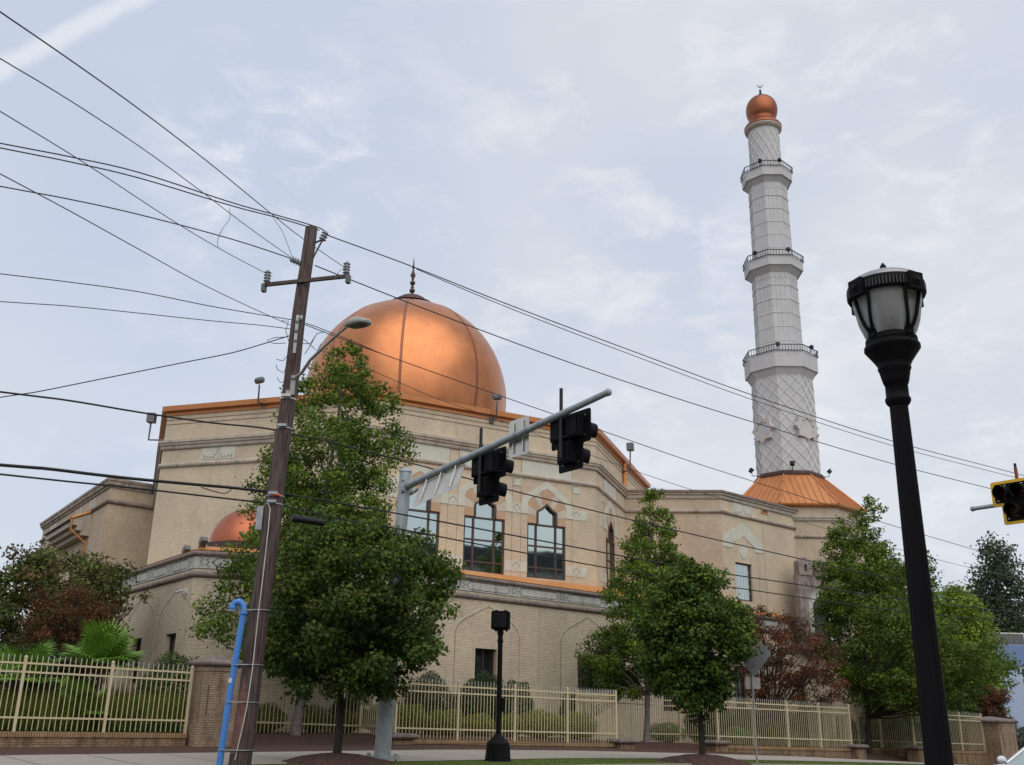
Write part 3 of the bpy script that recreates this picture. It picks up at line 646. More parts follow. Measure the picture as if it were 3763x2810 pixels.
mo = MB(); mo.sweep(PPATH, [(0, 6.12), (.03, 6.12), (.03, 6.56), (0, 6.56)]); mo.build('stone_frieze', m_frieze, mosque)
mo = MB(); mo.sweep(PPATH, [(0, 6.56), (.05, 6.58)]+[(o+.04, z) for o, z in halfround(6.685, .105)]+[(0, 6.80)], smooth=True); mo.build('parapet_molding', m_molddark, mosque)
mo = MB(); mo.sweep(PPATH, [(.06, 6.80), (.08, 6.82), (-.38, 7.02), (-.38, 6.7)]); mo.build('parapet_cap', m_orange, mosque)
rf = MB()
inner = [np.array([p[0], p[1]]) for p in PPATH[:4]]
lo = [WL1.P(0, 6.95, -.3), WL2.P(0.1, 6.95, -.35), WP.P(0.1, 6.95, -.35), WP.P(LP, 6.95, -.3)]
hi_ = [A_+np.array([-9, 9, 0]), A_, B_, C_]
rf.add([lo[0], lo[1], V3(A_, 7.0), V3(A_+np.array([-7, 9.5, 0]), 7.0)], [(0, 1, 2, 3)])
rf.add([lo[1], lo[2], V3(B_, 7.0), V3(A_, 7.0)], [(0, 1, 2, 3)])
rf.build('podium_roof', m_roofgrey, mosque)
rf = MB(); f3e = WF3.P(8, 7.30); up_ = uP(2296, 2170, WP)
rf.add([WP.P(.3, 6.98, -.3), WP.P(18, 6.98, -.3), V3(C_, 7.40), V3(B_, 7.02)], [(0, 1, 2, 3)])
rf.add([WP.P(18, 6.98, -.3), WP.P(LP, 6.98, -.3), WR2.P(LR2, 7.05), WR2.P(0, 7.05), WR1.P(0, 7.12), V3(C_, 7.40)], [(0, 1, 2, 3, 4, 5)])
rf.build('sloped_metal_roof', m_orange, mosque)
# frieze carving: long hexagon cells between star knots
def frieze_cells(W, us, u_min, u_max):
    us = sorted(us)
    for a_, b_ in zip(us[:-1], us[1:]):
        if a_ < u_min or b_ > u_max: continue
        x0, x1 = a_+.28, b_-.28; zb, zt = 6.19, 6.53
        pts = [(x0, (zb+zt)/2), (x0+.20, zb), (x1-.20, zb), (x1, (zb+zt)/2), (x1-.20, zt), (x0+.20, zt)]
        polyline_band(grooves, W, pts, .028, .034, True)
        m = a_; z = (zb+zt)/2
        polyline_band(grooves, W, [(m-.20, zt), (m-.05, zt-.07), (m-.17, z), (m-.05, zb+.07), (m-.20, zb)], .022, .034)
        polyline_band(grooves, W, [(m+.20, zt), (m+.05, zt-.07), (m+.17, z), (m+.05, zb+.07), (m+.20, zb)], .022, .034)
    grooves.prism(W.poly([(u_min, 6.10), (u_max, 6.10), (u_max, 6.125), (u_min, 6.125)], .001), W.n*.012); flush((grooves, 'frieze_carving', m_groove))
kn = [uP(1697, 2140, WP), uP(1908, 2170, WP), uP(2065, 2190, WP)]; kp = (kn[2]-kn[0])/2
frieze_cells(WP, [kn[0]+kp*i for i in range(-2, 12)], .1, LP-.2)
j2 = lambda x, y: (380+x*520/2045, 1880+y*420/1652)
ks = [uP(*j2(1280, 750), WL1), uP(*j2(970, 840), WL1)]; kq = ks[0]-ks[1]
frieze_cells(WL1, [ks[0]-kq*i for i in range(0, 8)], .1, LL1-.05)
frieze_cells(WL2, [.35, 2.9, 5.5], .05, LL2-.05)
# blind pointed arches
def blind_arch(W, c, hwid, zs, za, zb):
    L_ = [(c-hwid, zb), (c-hwid, zs), (c-hwid*.93, zs+.28), (c-hwid*.72, zs+.55), (c, za)]
    R_ = [(2*c-u, z) for u, z in L_]
    polyline_band(joints, W, L_, .035, .006); polyline_band(joints, W, R_, .03, .006)
    LL = [(u-.09, z+.04) for u, z in L_[1:-1]]+[(c, za+.15)]
    polyline_band(pan_lt, W, [L_[1], *LL[1:]], .06, .005); polyline_band(pan_lt, W, [(2*c-u, z) for u, z in [L_[1], *LL[1:]]], .06, .005)
pan_lt = MB()
for c in PC:
    if c > 2: blind_arch(WP, c, 1.95, 4.35, 5.52, 0); flush((pan_lt, 'arch_brick_edge', m_edge), (joints, 'blind_arch_line', m_joint))
for c in L1C: blind_arch(WL1, c, min(1.9, l1p*.42), 4.35, 5.45, 0); flush((pan_lt, 'arch_brick_edge', m_edge), (joints, 'blind_arch_line', m_joint))
for W, cs, hwid in ((WP, PC, 3.43), ):
    for c in cs: polyline_band(joints, W, [(c-hwid, 0), (c-hwid, 5.74)], .02, .004); flush((joints, 'control_joint', m_joint))
# --- low wing R1, R2
ww = MB(); ZW = 13.9
grid_wall(ww, WR1, 0, LR1, -3, ZW); ww.build('link_wall', m_brick2, mosque)
ww = MB(); wh = (1.22, 2.92, 7.62, 9.90)
grid_wall(ww, WR2, 0, LR2, -3, ZW, [wh], .25)
bk = R2e+np.array([-.66, .75, 0])*0+WR2.n*-10
ww.quad(WR2.P(LR2, -3), WR2.P(LR2, -3, -10), WR2.P(LR2, ZW, -10), WR2.P(LR2, ZW)); ww.build('wing_wall', m_brick, mosque)
WPATH = [R0_[:2], R1e[:2], R2e[:2], (R2e-WR2.n*10)[:2]]
mo = MB(); mo.sweep(WPATH, [(0, 13.62), (.08, 13.62), (.10, 13.72), (.10, 13.84), (.2, 13.86), (.2, 14.0), (.26, 14.02), (.26, 14.12), (-.3, 14.14)]); mo.build('wing_coping', m_moldclean, mosque)
mo = MB(); mo.sweep(WPATH, [(.262, 13.98), (.275, 13.98), (.275, 14.115), (-.3, 14.15)]); mo.build('coping_edge', m_molddark, mosque)
mo = MB(); mo.sweep(WPATH, halfround(12.83, .13), smooth=True); mo.build('wing_string_course', m_mold, mosque)
rf = MB(); rf.add([V3(p, 13.9) for p in WPATH]+[V3(D_, 13.9)], [(0, 1, 2, 3, 4)]); rf.build('wing_roof', m_roofgrey, mosque)
# R2 features
f = MB()
for x0, x1, z0, z1 in ((wh[0], wh[1], wh[2], wh[2]+.09), (wh[0], wh[1], wh[3]-.09, wh[3]), (wh[0], wh[0]+.09, wh[2]+.09, wh[3]-.09), (wh[1]-.09, wh[1], wh[2]+.09, wh[3]-.09)):
    f.prism(WR2.poly([(x0, z0), (x1, z0), (x1, z1), (x0, z1)], -.2), WR2.n*.08)
o = f.build('wing_window', m_frame, mosque)
mt = MB()
for i in range(1, 5): mt.prism(WR2.poly([(wh[0]+.09+i*.304-.012, wh[2]+.09), (wh[0]+.09+i*.304+.012, wh[2]+.09), (wh[0]+.09+i*.304+.012, wh[3]-.09), (wh[0]+.09+i*.304-.012, wh[3]-.09)], -.168), WR2.n*.01)
for i in range(1, 5): z = wh[2]+.09+i*.42; mt.prism(WR2.poly([(wh[0]+.09, z-.012), (wh[1]-.09, z-.012), (wh[1]-.09, z+.012), (wh[0]+.09, z+.012)], -.170), WR2.n*.01)
mt.build('muntins', m_whitewall, o)
g = MB(); g.add(WR2.poly([(wh[0]+.05, wh[2]+.05), (wh[1]-.05, wh[2]+.05), (wh[1]-.05, wh[3]-.05), (wh[0]+.05, wh[3]-.05)], -.171), [(0, 1, 2, 3)]); g.build('pane', m_glass, o)
cr = MB(); flush((joints, 'wall_joints', m_joint))
og = [(.05, 10.72), (.06, 10.95), (.14, 11.20), (.35, 11.45), (.75, 11.68), (1.3, 11.95), (2.18, 12.45)]; og2 = [(4.32-u, z) for u, z in og[::-1][1:]]
ig = [(1.0, 10.72), (1.01, 10.85), (1.02, 10.98), (1.05, 11.02), (1.2, 11.10), (1.6, 11.29), (2.18, 11.58)]; ig2 = [(4.32-u, z) for u, z in ig[::-1][1:]]
cr.strip(WR2.poly(og+og2, 0), WR2.poly(ig+ig2, 0), WR2.n*.03)
cr.build('wing_arch_stone', m_cream, mosque); cr = MB(); cr.lathe(WR2.P(2.12, 10.58, .0), [(.40, 0), (.40, .03), (0.001, .031)], 28, axis=WR2.n, smooth=False); cr.build('stone_disc', m_cream, mosque)
polyline_band(joints, WR2, [(2.18, 11.6), (2.18, 12.42)], .012, .034); flush((joints, 'stone_joint', m_joint)); polyline_band(joints, WR2, [(1.05, 11.05), (.8, 11.66)], .012, .034); flush((joints, 'stone_joint', m_joint)); polyline_band(joints, WR2, [(3.31, 11.05), (3.56, 11.66)], .012, .034); flush((joints, 'stone_joint', m_joint))
polyline_band(joints, WR2, [(3.62, 7.2), (3.62, 10.7), (3.5, 10.95), (3.3, 11.1)], .03, .005); flush((joints, 'recess_line', m_joint)); polyline_band(joints, WR2, [(4.34, 7.2), (4.34, 12.7)], .025, .005); flush((joints, 'recess_line', m_joint))
lb = MB(); lb.prism(WR2.poly([(4.28, 13.34), (5.02, 13.34), (5.02, 13.66), (4.28, 13.66)], 0), WR2.n*.06); o = lb.build('louvre_light', m_orange, mosque)
lb = MB(); lb.prism(WR2.poly([(4.42, 13.42), (4.9, 13.42), (4.9, 13.58), (4.42, 13.58)], .06), WR2.n*.02); lb.build('louvre_opening', m_brown, o)
# --- tower under the minaret
TC = np.array([20.1, 68.2, 0]); TA = rad(-4.5-90+22.5+3)
def octa(R, z, c=TC): return [(c[0]+R*math.cos(TA+k*PI/4), c[1]+R*math.sin(TA+k*PI/4), z) for k in range(8)]
OCW = 4.75
tw = MB(); a_, b_ = octa(OCW, -3), octa(OCW, 14.4)
for k in range(8): tw.quad(a_[k], a_[(k+1) % 8], b_[(k+1) % 8], b_[k])
tower = thing('minaret', 'tall pale minaret with three railed balconies and small copper dome, on tan brick octagonal base', 'minaret', (TC[0], TC[1], -1.5))
tw.build('base_tower', m_brick2, tower)
octp = [q[:2] for q in octa(OCW, 0)]
mo = MB(); mo.sweep(octp, [(0, 13.30), (.05, 13.30), (.05, 13.38), (.12, 13.39), (.12, 13.52), (.18, 13.53), (.18, 13.64), (0, 13.65)], closed=True); mo.build('base_cornice', m_moldclean, tower)
mo = MB(); mo.sweep(octp, halfround(12.28, .11), closed=True, smooth=True); mo.build('base_string_course', m_mold, tower)
rfm = MB(); rfm.lathe(TC, [(OCW, 14.25), (5.1, 14.38), (5.12, 14.48), (2.42, 17.02), (2.3, 17.1)], 8, TA, False, cap=False); roof = rfm.build('hipped_roof', m_orange2, tower)
rib = MB(); lo_, hi_2 = octa(5.12, 14.48), octa(2.42, 17.02)
for k in range(8):
    a0, a1, b0, b1 = [np.array(q) for q in (lo_[k], lo_[(k+1) % 8], hi_2[k], hi_2[(k+1) % 8])]
    nrm_ = np.cross(a1-a0, b0-a0); nrm_ /= np.linalg.norm(nrm_)
    for i in range(1, 9):
        x = a0+(a1-a0)*i/9; e = (a1-a0)/np.linalg.norm(a1-a0); d = ((b0+b1)/2-(a0+a1)/2); 
        t_ = 1.0; lim = i/9*np.linalg.norm(a1-a0); half = np.linalg.norm(a1-a0)/2; off_ = abs(lim-half); tophalf = np.linalg.norm(b1-b0)/2
        if off_ > tophalf: t_ = (half-off_)/(half-tophalf)
        rib.box(x+d*t_/2+nrm_*.02, e, d/np.linalg.norm(d), nrm_, .035, np.linalg.norm(d)*t_, .05)
    rib.tube([a0+np.array([0, 0, .02]), b0+np.array([0, 0, .02])], .07, 6)
rib.build('standing_seams', m_orange2, roof)
rg = MB(); rg.lathe(TC, [(2.36, 16.95), (2.5, 17.0), (2.52, 17.12), (2.42, 17.18), (2.42, 17.26), (2.34, 17.34), (2.2, 17.36)], 8, TA, False); rg.build('base_ring', m_brown, tower)
def taper(z): return 2.22+(z-17.3)*(.03/7)
sh = MB(); sh.lathe(TC, [(2.24, 17.2), (2.24, 24.6)], 8, TA, False); sh.lathe(TC, [(1.74, 26.1), (1.70, 33.1)], 8, TA, False); sh.lathe(TC, [(1.54, 33.9), (1.50, 41.0)], 8, TA, False); sh.lathe(TC, [(1.19, 41.8), (1.19, 46.3)], 64, 0, True)
sh.build('shaft', m_white, tower)
def balcony(rs, R, z0, z1, z2, zr):
    b = MB(); b.lathe(TC, [(rs, z0), (R-.14, z1), (R-.02, z1+.02), (R, z2), (R-.12, z2+.02), (rs*.9, z2)], 8, TA, False); o = b.build('balcony', m_white, tower)
    r_ = MB(); P = [np.array(q) for q in octa(R+.06, 0)]; up = np.array([0, 0, 1.])
    for k in range(8):
        p, q = P[k], P[(k+1) % 8]; ln = np.linalg.norm(q-p); e = (q-p)/ln; nn = np.array([e[1], -e[0], 0])
        for z in (z2+.03, zr): r_.box((p+q)/2+up*z, e, nn, up, ln+.05, .05, .05)
        cnt = max(5, int(round(ln/.21)))
        for i in range(cnt+1): r_.box(p+e*ln*i/cnt+up*((z2+zr)/2), e, nn, up, .03, .03, zr-z2)
    r_.build('railing', m_blackm, o); return o
ba1 = balcony(2.24, 2.69, 24.42, 24.95, 26.15, 26.62); ba2 = balcony(1.72, 2.24, 32.85, 33.25, 34.0, 34.45); ba3 = balcony(1.5, 1.98, 40.7, 41.1, 41.85, 42.3)
# lattice ribs on shaft one
lat = MB()
def oct_face(k, R): 
    p, q = [np.array(x) for x in (octa(R, 0)[k], octa(R, 0)[(k+1) % 8])]; e = (q-p); ln = np.linalg.norm(e); e /= ln; return p, e, ln, np.array([e[1], -e[0], 0])
for k in range(8):
    p, e, ln, nn = oct_face(k, 2.24); z0, z1 = 17.36, 24.5; rise = 1.86
    for sgn in (1, -1):
        for i in range(-3, 12):
            # line: z = zc + sgn*(x/sx)*sz*? crossing the face from edge to edge
            zc = z0-.2+i*.93; a = (0, zc if sgn > 0 else zc+rise); b = (ln, zc+rise if sgn > 0 else zc)
            # clip to z range
            pts = [np.array(a), np.array(b)]; d = pts[1]-pts[0]; t0, t1 = 0, 1
            for zz, s_ in ((z0, 1), (z1, -1)):
                fa, fb = s_*(pts[0][1]-zz), s_*(pts[1][1]-zz)
                if fa < 0 and fb < 0: t1 = -1; break
                tt = fa/(fa-fb) if abs(fa-fb) > 1e-9 else 0
                if fa < 0: t0 = max(t0, tt)
                elif fb < 0: t1 = min(t1, tt)
            if t1 <= t0: continue
            A, B = pts[0]+d*t0, pts[0]+d*t1; PA = p+e*A[0]; PA[2] = A[1]; PB = p+e*B[0]; PB[2] = B[1]
            dd = PB-PA; L_ = np.linalg.norm(dd); dd /= L_; lat.box((PA+PB)/2+nn*.012, dd, np.cross(nn, dd), nn, L_, .05, .055)
lat.build('lattice_ribs', m_white2, tower); lat = MB()
for sgn in (1, -1):
    for i in range(14):
        pts = [(TC[0]+1.205*math.cos(2*PI*i/14+sgn*t*1.5), TC[1]+1.205*math.sin(2*PI*i/14+sgn*t*1.5), 42.0+t*3.95) for t in np.linspace(0, 1, 22)]
        lat.tube(pts, .034, 4, False)
lat.build('upper_lattice_ribs', m_white2, tower)
for R, zs_ in ((1.735, (27.3, 28.41, 29.52, 30.64, 31.78)), (1.535, (35.0, 36.12, 37.22, 38.36, 39.49))):
    bd = MB()
    for z in zs_: bd.lathe(TC, [(R-.02, z-.022), (R+.020, z-.018), (R+.020, z+.018), (R-.02, z+.022)], 8, TA, False, cap=False)
    bd.build('shaft_bands', m_white2, tower)
for R, z in ((1.715, 32.45), (1.51, 40.2)):
    bd = MB()
    for k in range(8):
        p, e, ln, nn = oct_face(k, R); n3 = 3
        for i in range(n3*2):
            a = p+e*ln*i/(n3*2); b = p+e*ln*(i+1)/(n3*2); a[2] = z+(.12 if i % 2 else -.12); b[2] = z+(-.12 if i % 2 else .12); dd = b-a; L_ = np.linalg.norm(dd)
            bd.box((a+b)/2+nn*.01, dd/L_, np.cross(nn, dd/L_), nn, L_+.02, .035, .03)
    bd.build('zigzag_band', m_white2, tower)
m_gj = MAT('grey_joint', (.44, .43, .42), .8)
for R, z0, z1 in ((1.725, 26.2, 32.3), (1.52, 34.05, 40.0)):
    pj = MB()
    for k in range(8):
        p, e, ln, nn = oct_face(k, R); 
        for t_ in (.25, .5, .75): c = p+e*ln*t_; c[2] = (z0+z1)/2; pj.box(c+nn*.006, e, nn, ZUP, .014, .010, z1-z0)
    pj.build('panel_joints', m_gj, tower)
def star_pts(c, e, R1_, R2_, n=8, rot=0): return [np.array(c)+e*(R*math.cos(t))+ZUP*(R*math.sin(t)) for k in range(2*n) for R, t in (((R1_ if k % 2 == 0 else R2_), rot+PI*k/n),)]
m_star = MAT('star_stone', (.50, .465, .44), .8, var=.08)
for sa in (-64, -151, 26, 116):
    st = MB(); nn = np.array([math.cos(rad(sa)), math.sin(rad(sa)), 0]); q = TC+nn*2.19+ZUP*20.55; e = np.array([-nn[1], nn[0], 0])
    st.ring(star_pts(q-nn*.20, e, 1.05, .82), star_pts(q-nn*.20, e, .64, .50), nn*.30); so_ = st.build('star_ornament', m_star, tower); st = MB(); st.prism(star_pts(q-nn*.20, e, .645, .505), nn*.235); st.build('star_centre', m_white, so_)
cl_ = MB(); cl_.lathe(TC, [(1.19, 45.9), (1.30, 45.97), (1.46, 46.12), (1.48, 46.3), (1.40, 46.34)], 64); cl_.build('collar_soffit', MAT('tan_soffit', (.42, .36, .30), .8), tower)
cl_ = MB(); cl_.lathe(TC, [(1.42, 46.22), (1.49, 46.28), (1.50, 46.42), (1.38, 46.60), (1.15, 46.85), (1.03, 47.05), (1.02, 47.15), (1.08, 47.3), (1.18, 47.55), (1.25, 47.85), (1.27, 48.15), (1.22, 48.5), (1.08, 48.85), (.86, 49.12), (.55, 49.32), (.2, 49.42), (.02, 49.43)], 64, cap=False)
bulb = cl_.build('small_dome', MAT('brown_copper', (.27, .095, .05), .42, 1.0, var=.15, vscale=1.5), tower)
fi = MB(); fi.lathe(TC, [(.25, 49.35), (.1, 49.42)]+bead(49.62, .18)+[(.06, 49.82)]+bead(49.93, .1)+[(.05, 50.03), (.09, 50.08), (.02, 50.14), (.018, 50.38)], 16, cap=False)
cpts = [(TC[0]+.21*math.cos(t), TC[1], 50.60+.21*math.sin(t)) for t in np.radians(np.linspace(-200, 30, 22))]
fi.tube(cpts, [.006+.035*math.sin(PI*i/21) for i in range(22)], 6); fi.build('crescent_finial', m_blackm, bulb)
def floodlight(parent, base, aim, arm, s=1.0, mat=m_blackm, name='floodlight'):
    f = MB(); base = np.array(base, float); arm = np.array(arm, float); aim = np.array(aim, float); aim /= np.linalg.norm(aim); hp = base+arm
    f.tube([base, base+arm*np.array([1, 1, 0]), hp], .035*s, 6)
    side = np.cross(aim, ZUP); side /= np.linalg.norm(side); up = np.cross(side, aim)
    f.box(hp+aim*.02*s+up*.12*s, side, aim, up, .34*s, .22*s, .28*s); f.box(hp+aim*.16*s+up*.13*s, side, aim, up, .40*s, .10*s, .34*s)
    return f.build(name, mat, parent)
for (R, z, aimz, ks_) in ((2.55, 26.62, 1.2, (-108, -50)), (2.1, 34.45, 1.2, (-140, -75)), (1.85, 42.3, 1.0, (-118, -75))):
    for a in ks_:
        d = np.array([math.cos(rad(a)), math.sin(rad(a)), 0]); floodlight(tower, TC+d*R+ZUP*(z-.35), -d*.4+ZUP*aimz, d*.12+ZUP*.25, .72)
for a in (-170, -100, -14):
    d = np.array([math.cos(rad(a)), math.sin(rad(a)), 0]); floodlight(tower, TC+d*2.3+ZUP*17.25, -d*.8+ZUP*1.0, d*.5+ZUP*.28, .85)
# portal ornament beside the tower
WT = Wall(PW(2921, 2200, R2e+WR2.n*1.35, 26), 26)
pm = MB(); Zt, Zb = 9.50, 5.0
archo = [(.72, Zb), (.72, 7.9), (.85, 8.3), (1.2, 8.65), (1.95, 9.12), (2.7, 8.65), (3.05, 8.3), (3.18, 7.9), (3.18, Zb)]
for W_, out_ in ((WT, .45),):
    pm.add([W_.P(u, z, out_) for u, z in [(0, Zb), (.72, Zb), (.72, 7.9), (.85, 8.3), (1.2, 8.65), (1.95, 9.12), (1.95, Zt), (0, Zt)]], [tuple(range(8))])
    pm.add([W_.P(u, z, out_) for u, z in [(3.9, Zb), (3.9, Zt), (1.95, Zt), (1.95, 9.12), (2.7, 8.65), (3.05, 8.3), (3.18, 7.9), (3.18, Zb)]], [tuple(range(8))])
    pm.quad(W_.P(0, Zb, 0), W_.P(0, Zb, out_), W_.P(0, Zt, out_), W_.P(0, Zt, 0)); pm.quad(W_.P(0, Zt, 0), W_.P(0, Zt, out_), W_.P(3.9, Zt, out_), W_.P(3.9, Zt, 0))
    for p, q in zip(archo[:-1], archo[1:]): pm.quad(W_.P(*p, out_), W_.P(*q, out_), W_.P(q[0], q[1], .12), W_.P(p[0], p[1], .12))
    for c in (.62, 1.95, 3.28):
        hd = [(c-.55, Zt), (c-.55, 10.35), (c-.1, 10.62), (c+.1, 10.62), (c+.55, 10.35), (c+.55, Zt)]
        sl = [(c-.12, 9.75), (c-.12, 10.12), (c-.06, 10.2), (c+.06, 10.2), (c+.12, 10.12), (c+.12, 9.75)]
        pm.ring(W_.poly(hd, .02), W_.poly(sl, .02), W_.n*.5)
    pm.ring(W_.poly([(.42+.28*math.cos(t), 8.85+.28*math.sin(t)) for t in np.linspace(0, 2*PI, 21)[:-1]], .455), W_.poly([(.42+.23*math.cos(t), 8.85+.23*math.sin(t)) for t in np.linspace(0, 2*PI, 21)[:-1]], .455), W_.n*.02)
po = pm.build('portal_gable', m_portal, mosque)
ib = MB(); ib.strip(WT.poly(archo, .10), WT.poly([(1.3, Zb), (1.3, 7.6), (1.35, 7.8), (1.5, 8.0), (1.95, 8.3), (2.4, 8.0), (2.55, 7.8), (2.6, 7.6), (2.6, Zb)], .10), WT.n*.05); ib.build('portal_infill', m_cream, po)
ib = MB(); ib.add(WT.poly([(1.25, Zb), (2.65, Zb), (2.65, 7.7), (1.95, 8.35), (1.25, 7.7)], .06), [(0, 1, 2, 3, 4)]); ib.build('portal_opening', m_glassd, po)
# --- left wing behind F1
LWc = PY(411, 1761, 58.3); WA = Wall(LWc, 42); WB = Wall(LWc-AZ(-55)*20.5, -55); LB = 20.5
lw = MB(); grid_wall(lw, WA, 0, 9, -2, 13.9); grid_wall(lw, WB, 0, LB, -2, 13.9); lw.quad(WB.P(0, -2), WB.P(0, -2, -9), WB.P(0, 13.9, -9), WB.P(0, 13.9)); lw.build('rear_wing_wall', m_brick2, mosque)
lp = [(WB.P(0, 0, -9))[:2], WB.P(0, 0)[:2], LWc[:2], WA.P(9, 0)[:2]]
mo = MB(); mo.sweep(lp, [(0, 13.55), (.08, 13.55), (.10, 13.68), (.2, 13.72), (.22, 13.9), (.28, 13.95), (.28, 14.1), (-.3, 14.12)]); mo.build('rear_wing_coping', m_mold, mosque)
mo = MB(); mo.sweep(lp, halfround(12.68, .15), smooth=True); mo.build('rear_wing_string_course', m_molddark, mosque)
def uB(px, py): q = PW(px, py, LWc, -55); return float((q-WB.O)@WB.u)
j1 = lambda x, y: (100+x*520/2045, 1700+y*420/1652)
c0, c1_ = uB(*j1(945, 720)), uB(*j1(470, 1020))+1.2
cb = MB()   # canopy bay: projecting hood over the arched recess
zt_, zl = 12.6, 11.55
cb.add([WB.P(c0, zt_, 0), WB.P(c1_, zt_, 0), WB.P(c1_, zl+.5, 1.15), WB.P(c0, zl+.5, 1.15)], [(0, 1, 2, 3)])
ca = cb.build('canopy_roof', m_orange2, mosque)
cb = MB()
for z0, z1, o_ in ((zl+.1, zl+.5, 1.08), (zl-.2, zl+.1, .8), (zl-.5, zl-.2, .5)): cb.prism([WB.P(c0, z0, 0), WB.P(c1_, z0, 0), WB.P(c1_, z1, 0), WB.P(c0, z1, 0)], WB.n*o_)
cb.prism([WB.P(c0-.0, zl+.5, 0), WB.P(c0, zt_-.02, 0), WB.P(c0, zl+.5, 1.08)], WB.u*-.15); cb.build('canopy_cornice', m_moldclean, ca)
gt = MB(); gt.tube([WB.P(c0, zl+.5, 1.17), WB.P(c1_, zl+.5, 1.17)], .07, 6); gt.build('eave_gutter', m_brown, ca); gt = MB(); gt.tube([WB.P(c0+.02, zt_, .05), WB.P(c0+.02, zl+.52, 1.17)], .08, 6)
gt.tube([WB.P(c0, zl+.45, 1.16), WB.P(c0, zl-.2, 1.16), WB.P(c0, zl-.95, .18), WB.P(c0, 4, .18)], .075, 8); gt.build('gutter_and_downpipe', m_orange, ca)
ar = MB()
for cc in (uB(*j1(555, 1100)), uB(*j1(340, 1200))):
    o2 = [(cc-1.3, 7), (cc-1.3, 9.2), (cc-.95, 10.0), (cc, 11.0), (cc+.95, 10.0), (cc+1.3, 9.2), (cc+1.3, 7)]; i2 = [(cc-.9, 7), (cc-.9, 9.1), (cc-.65, 9.6), (cc, 10.35), (cc+.65, 9.6), (cc+.9, 9.1), (cc+.9, 7)]
    ar = MB(); ar.strip(WB.poly(o2, 0), WB.poly(i2, 0), WB.n*.03); ar.build('rear_arch_trim', m_panel_a, mosque)
for px in ((930, 620), (965, 600), (740, 720), (770, 700), (350, 1020), (395, 1000)):
    q_ = MB(); star_panel(q_, grooves, WB, uB(*j1(*px)), 13.1, .9, .7); flush((q_, 'star_relief', m_cream), (grooves, 'star_groove', m_groove))
flush((grooves, 'carved_grooves', m_groove), (joints, 'wall_joints', m_joint))
# --- small copper dome over the podium corner
SC = np.array(PY(912, 1990, 41.0)); SC[2] = 0; zb_ = float(PY(760, 1992, 40)[2])
sdm = MB(); sdm.lathe(SC, [(1.75, zb_-.45), (1.75, zb_), (1.60, zb_)], 8, rad(15-90+22.5), False); sr = sdm.build('corner_dome_ring', m_brown, mosque)
sdm = MB(); sdm.lathe(SC, [(1.58*math.cos(t), zb_+1.58*math.sin(t)) for t in np.radians(np.linspace(0, 89, 18))], 48, cap=False); sdm.build('corner_dome', MAT('red_copper', (.40, .13, .07), .42, .9, var=.15, vscale=1.5), mosque)
sdm = MB(); sdm.lathe(SC, [(1.95, zb_-.9), (1.95, zb_-.45)], 8, rad(15-90+22.5), False); sdm.build('corner_dome_base', m_orange, mosque)
# wall floodlights, camera
for (px, py, Pw, az) in ((970, 1487, A_, -18), (1805, 1545, B_, 29)):
    q = PW(px, py, Pw, az); W = WF1 if az < 0 else WF2; f = MB()
    f.box(q+W.n*.05, W.u, W.n, ZUP, .25, .1, .3); f.tube([q+W.n*.1, q+W.n*.55, q+W.n*.6+ZUP*.9], .05, 6)
    h_ = q+W.n*.6+ZUP*1.1; f.lathe(h_-W.u*.24, [(.14, 0), (.17, .08), (.17, .38), (.12, .46)], 12, axis=W.u+ZUP*.15); f.build('flood_lamp', m_grey, mosque)
for W, u_, z_ in ((WF3, LF3*.47, 14.3), ):
    f = MB(); q = W.P(u_, z_+.9); f.tube([q, q+W.n*.5, q+W.n*.55+ZUP*1.3], .05, 6); f.box(q+W.n*.55+ZUP*1.5, W.u, W.n, ZUP, .45, .4, .45); f.build('flood_lamp', m_grey, mosque)
f = MB(); q = V3(A_, 14.3)+np.array([-.9, .2, 0]); f.tube([q-np.array([-.9, 0, 0]), q, q+ZUP*1.0], .05, 6); f.box(q+ZUP*1.2, (1, 0, 0), (0, 1, 0), ZUP, .4, .4, .5); f.build('flood_lamp', m_grey, mosque)
q = PW(*j2(1205, 1140), K1, -54); f = MB(); f.box(q+WL1.n*.03, WL1.u, WL1.n, ZUP, .16, .06, .2); f.tube([q+WL1.n*.05, q+WL1.n*.2], .03, 6); f.tube([q+WL1.n*.2-WL1.u*.03, q+WL1.n*.28-WL1.u*.3-ZUP*.06], .05, 8); f.build('security_camera', m_whitewall, mosque)
for (x, y) in ((1110, 590), (1350, 470)):
    q = PW(*j2(x, y), K1, -54)-WL1.n*.2; f = MB(); f.tube([q-WL1.u*.5-ZUP*.2, q-WL1.u*.2+ZUP*.0, q+ZUP*.05], .03, 6); f.box(q+WL1.u*.1+ZUP*.1, (WL1.u+ZUP*.9)/1.345, WL1.n, np.cross((WL1.u+ZUP*.9)/1.345, WL1.n), .34, .26, .22); f.build('roof_floodlight', m_grey, mosque)

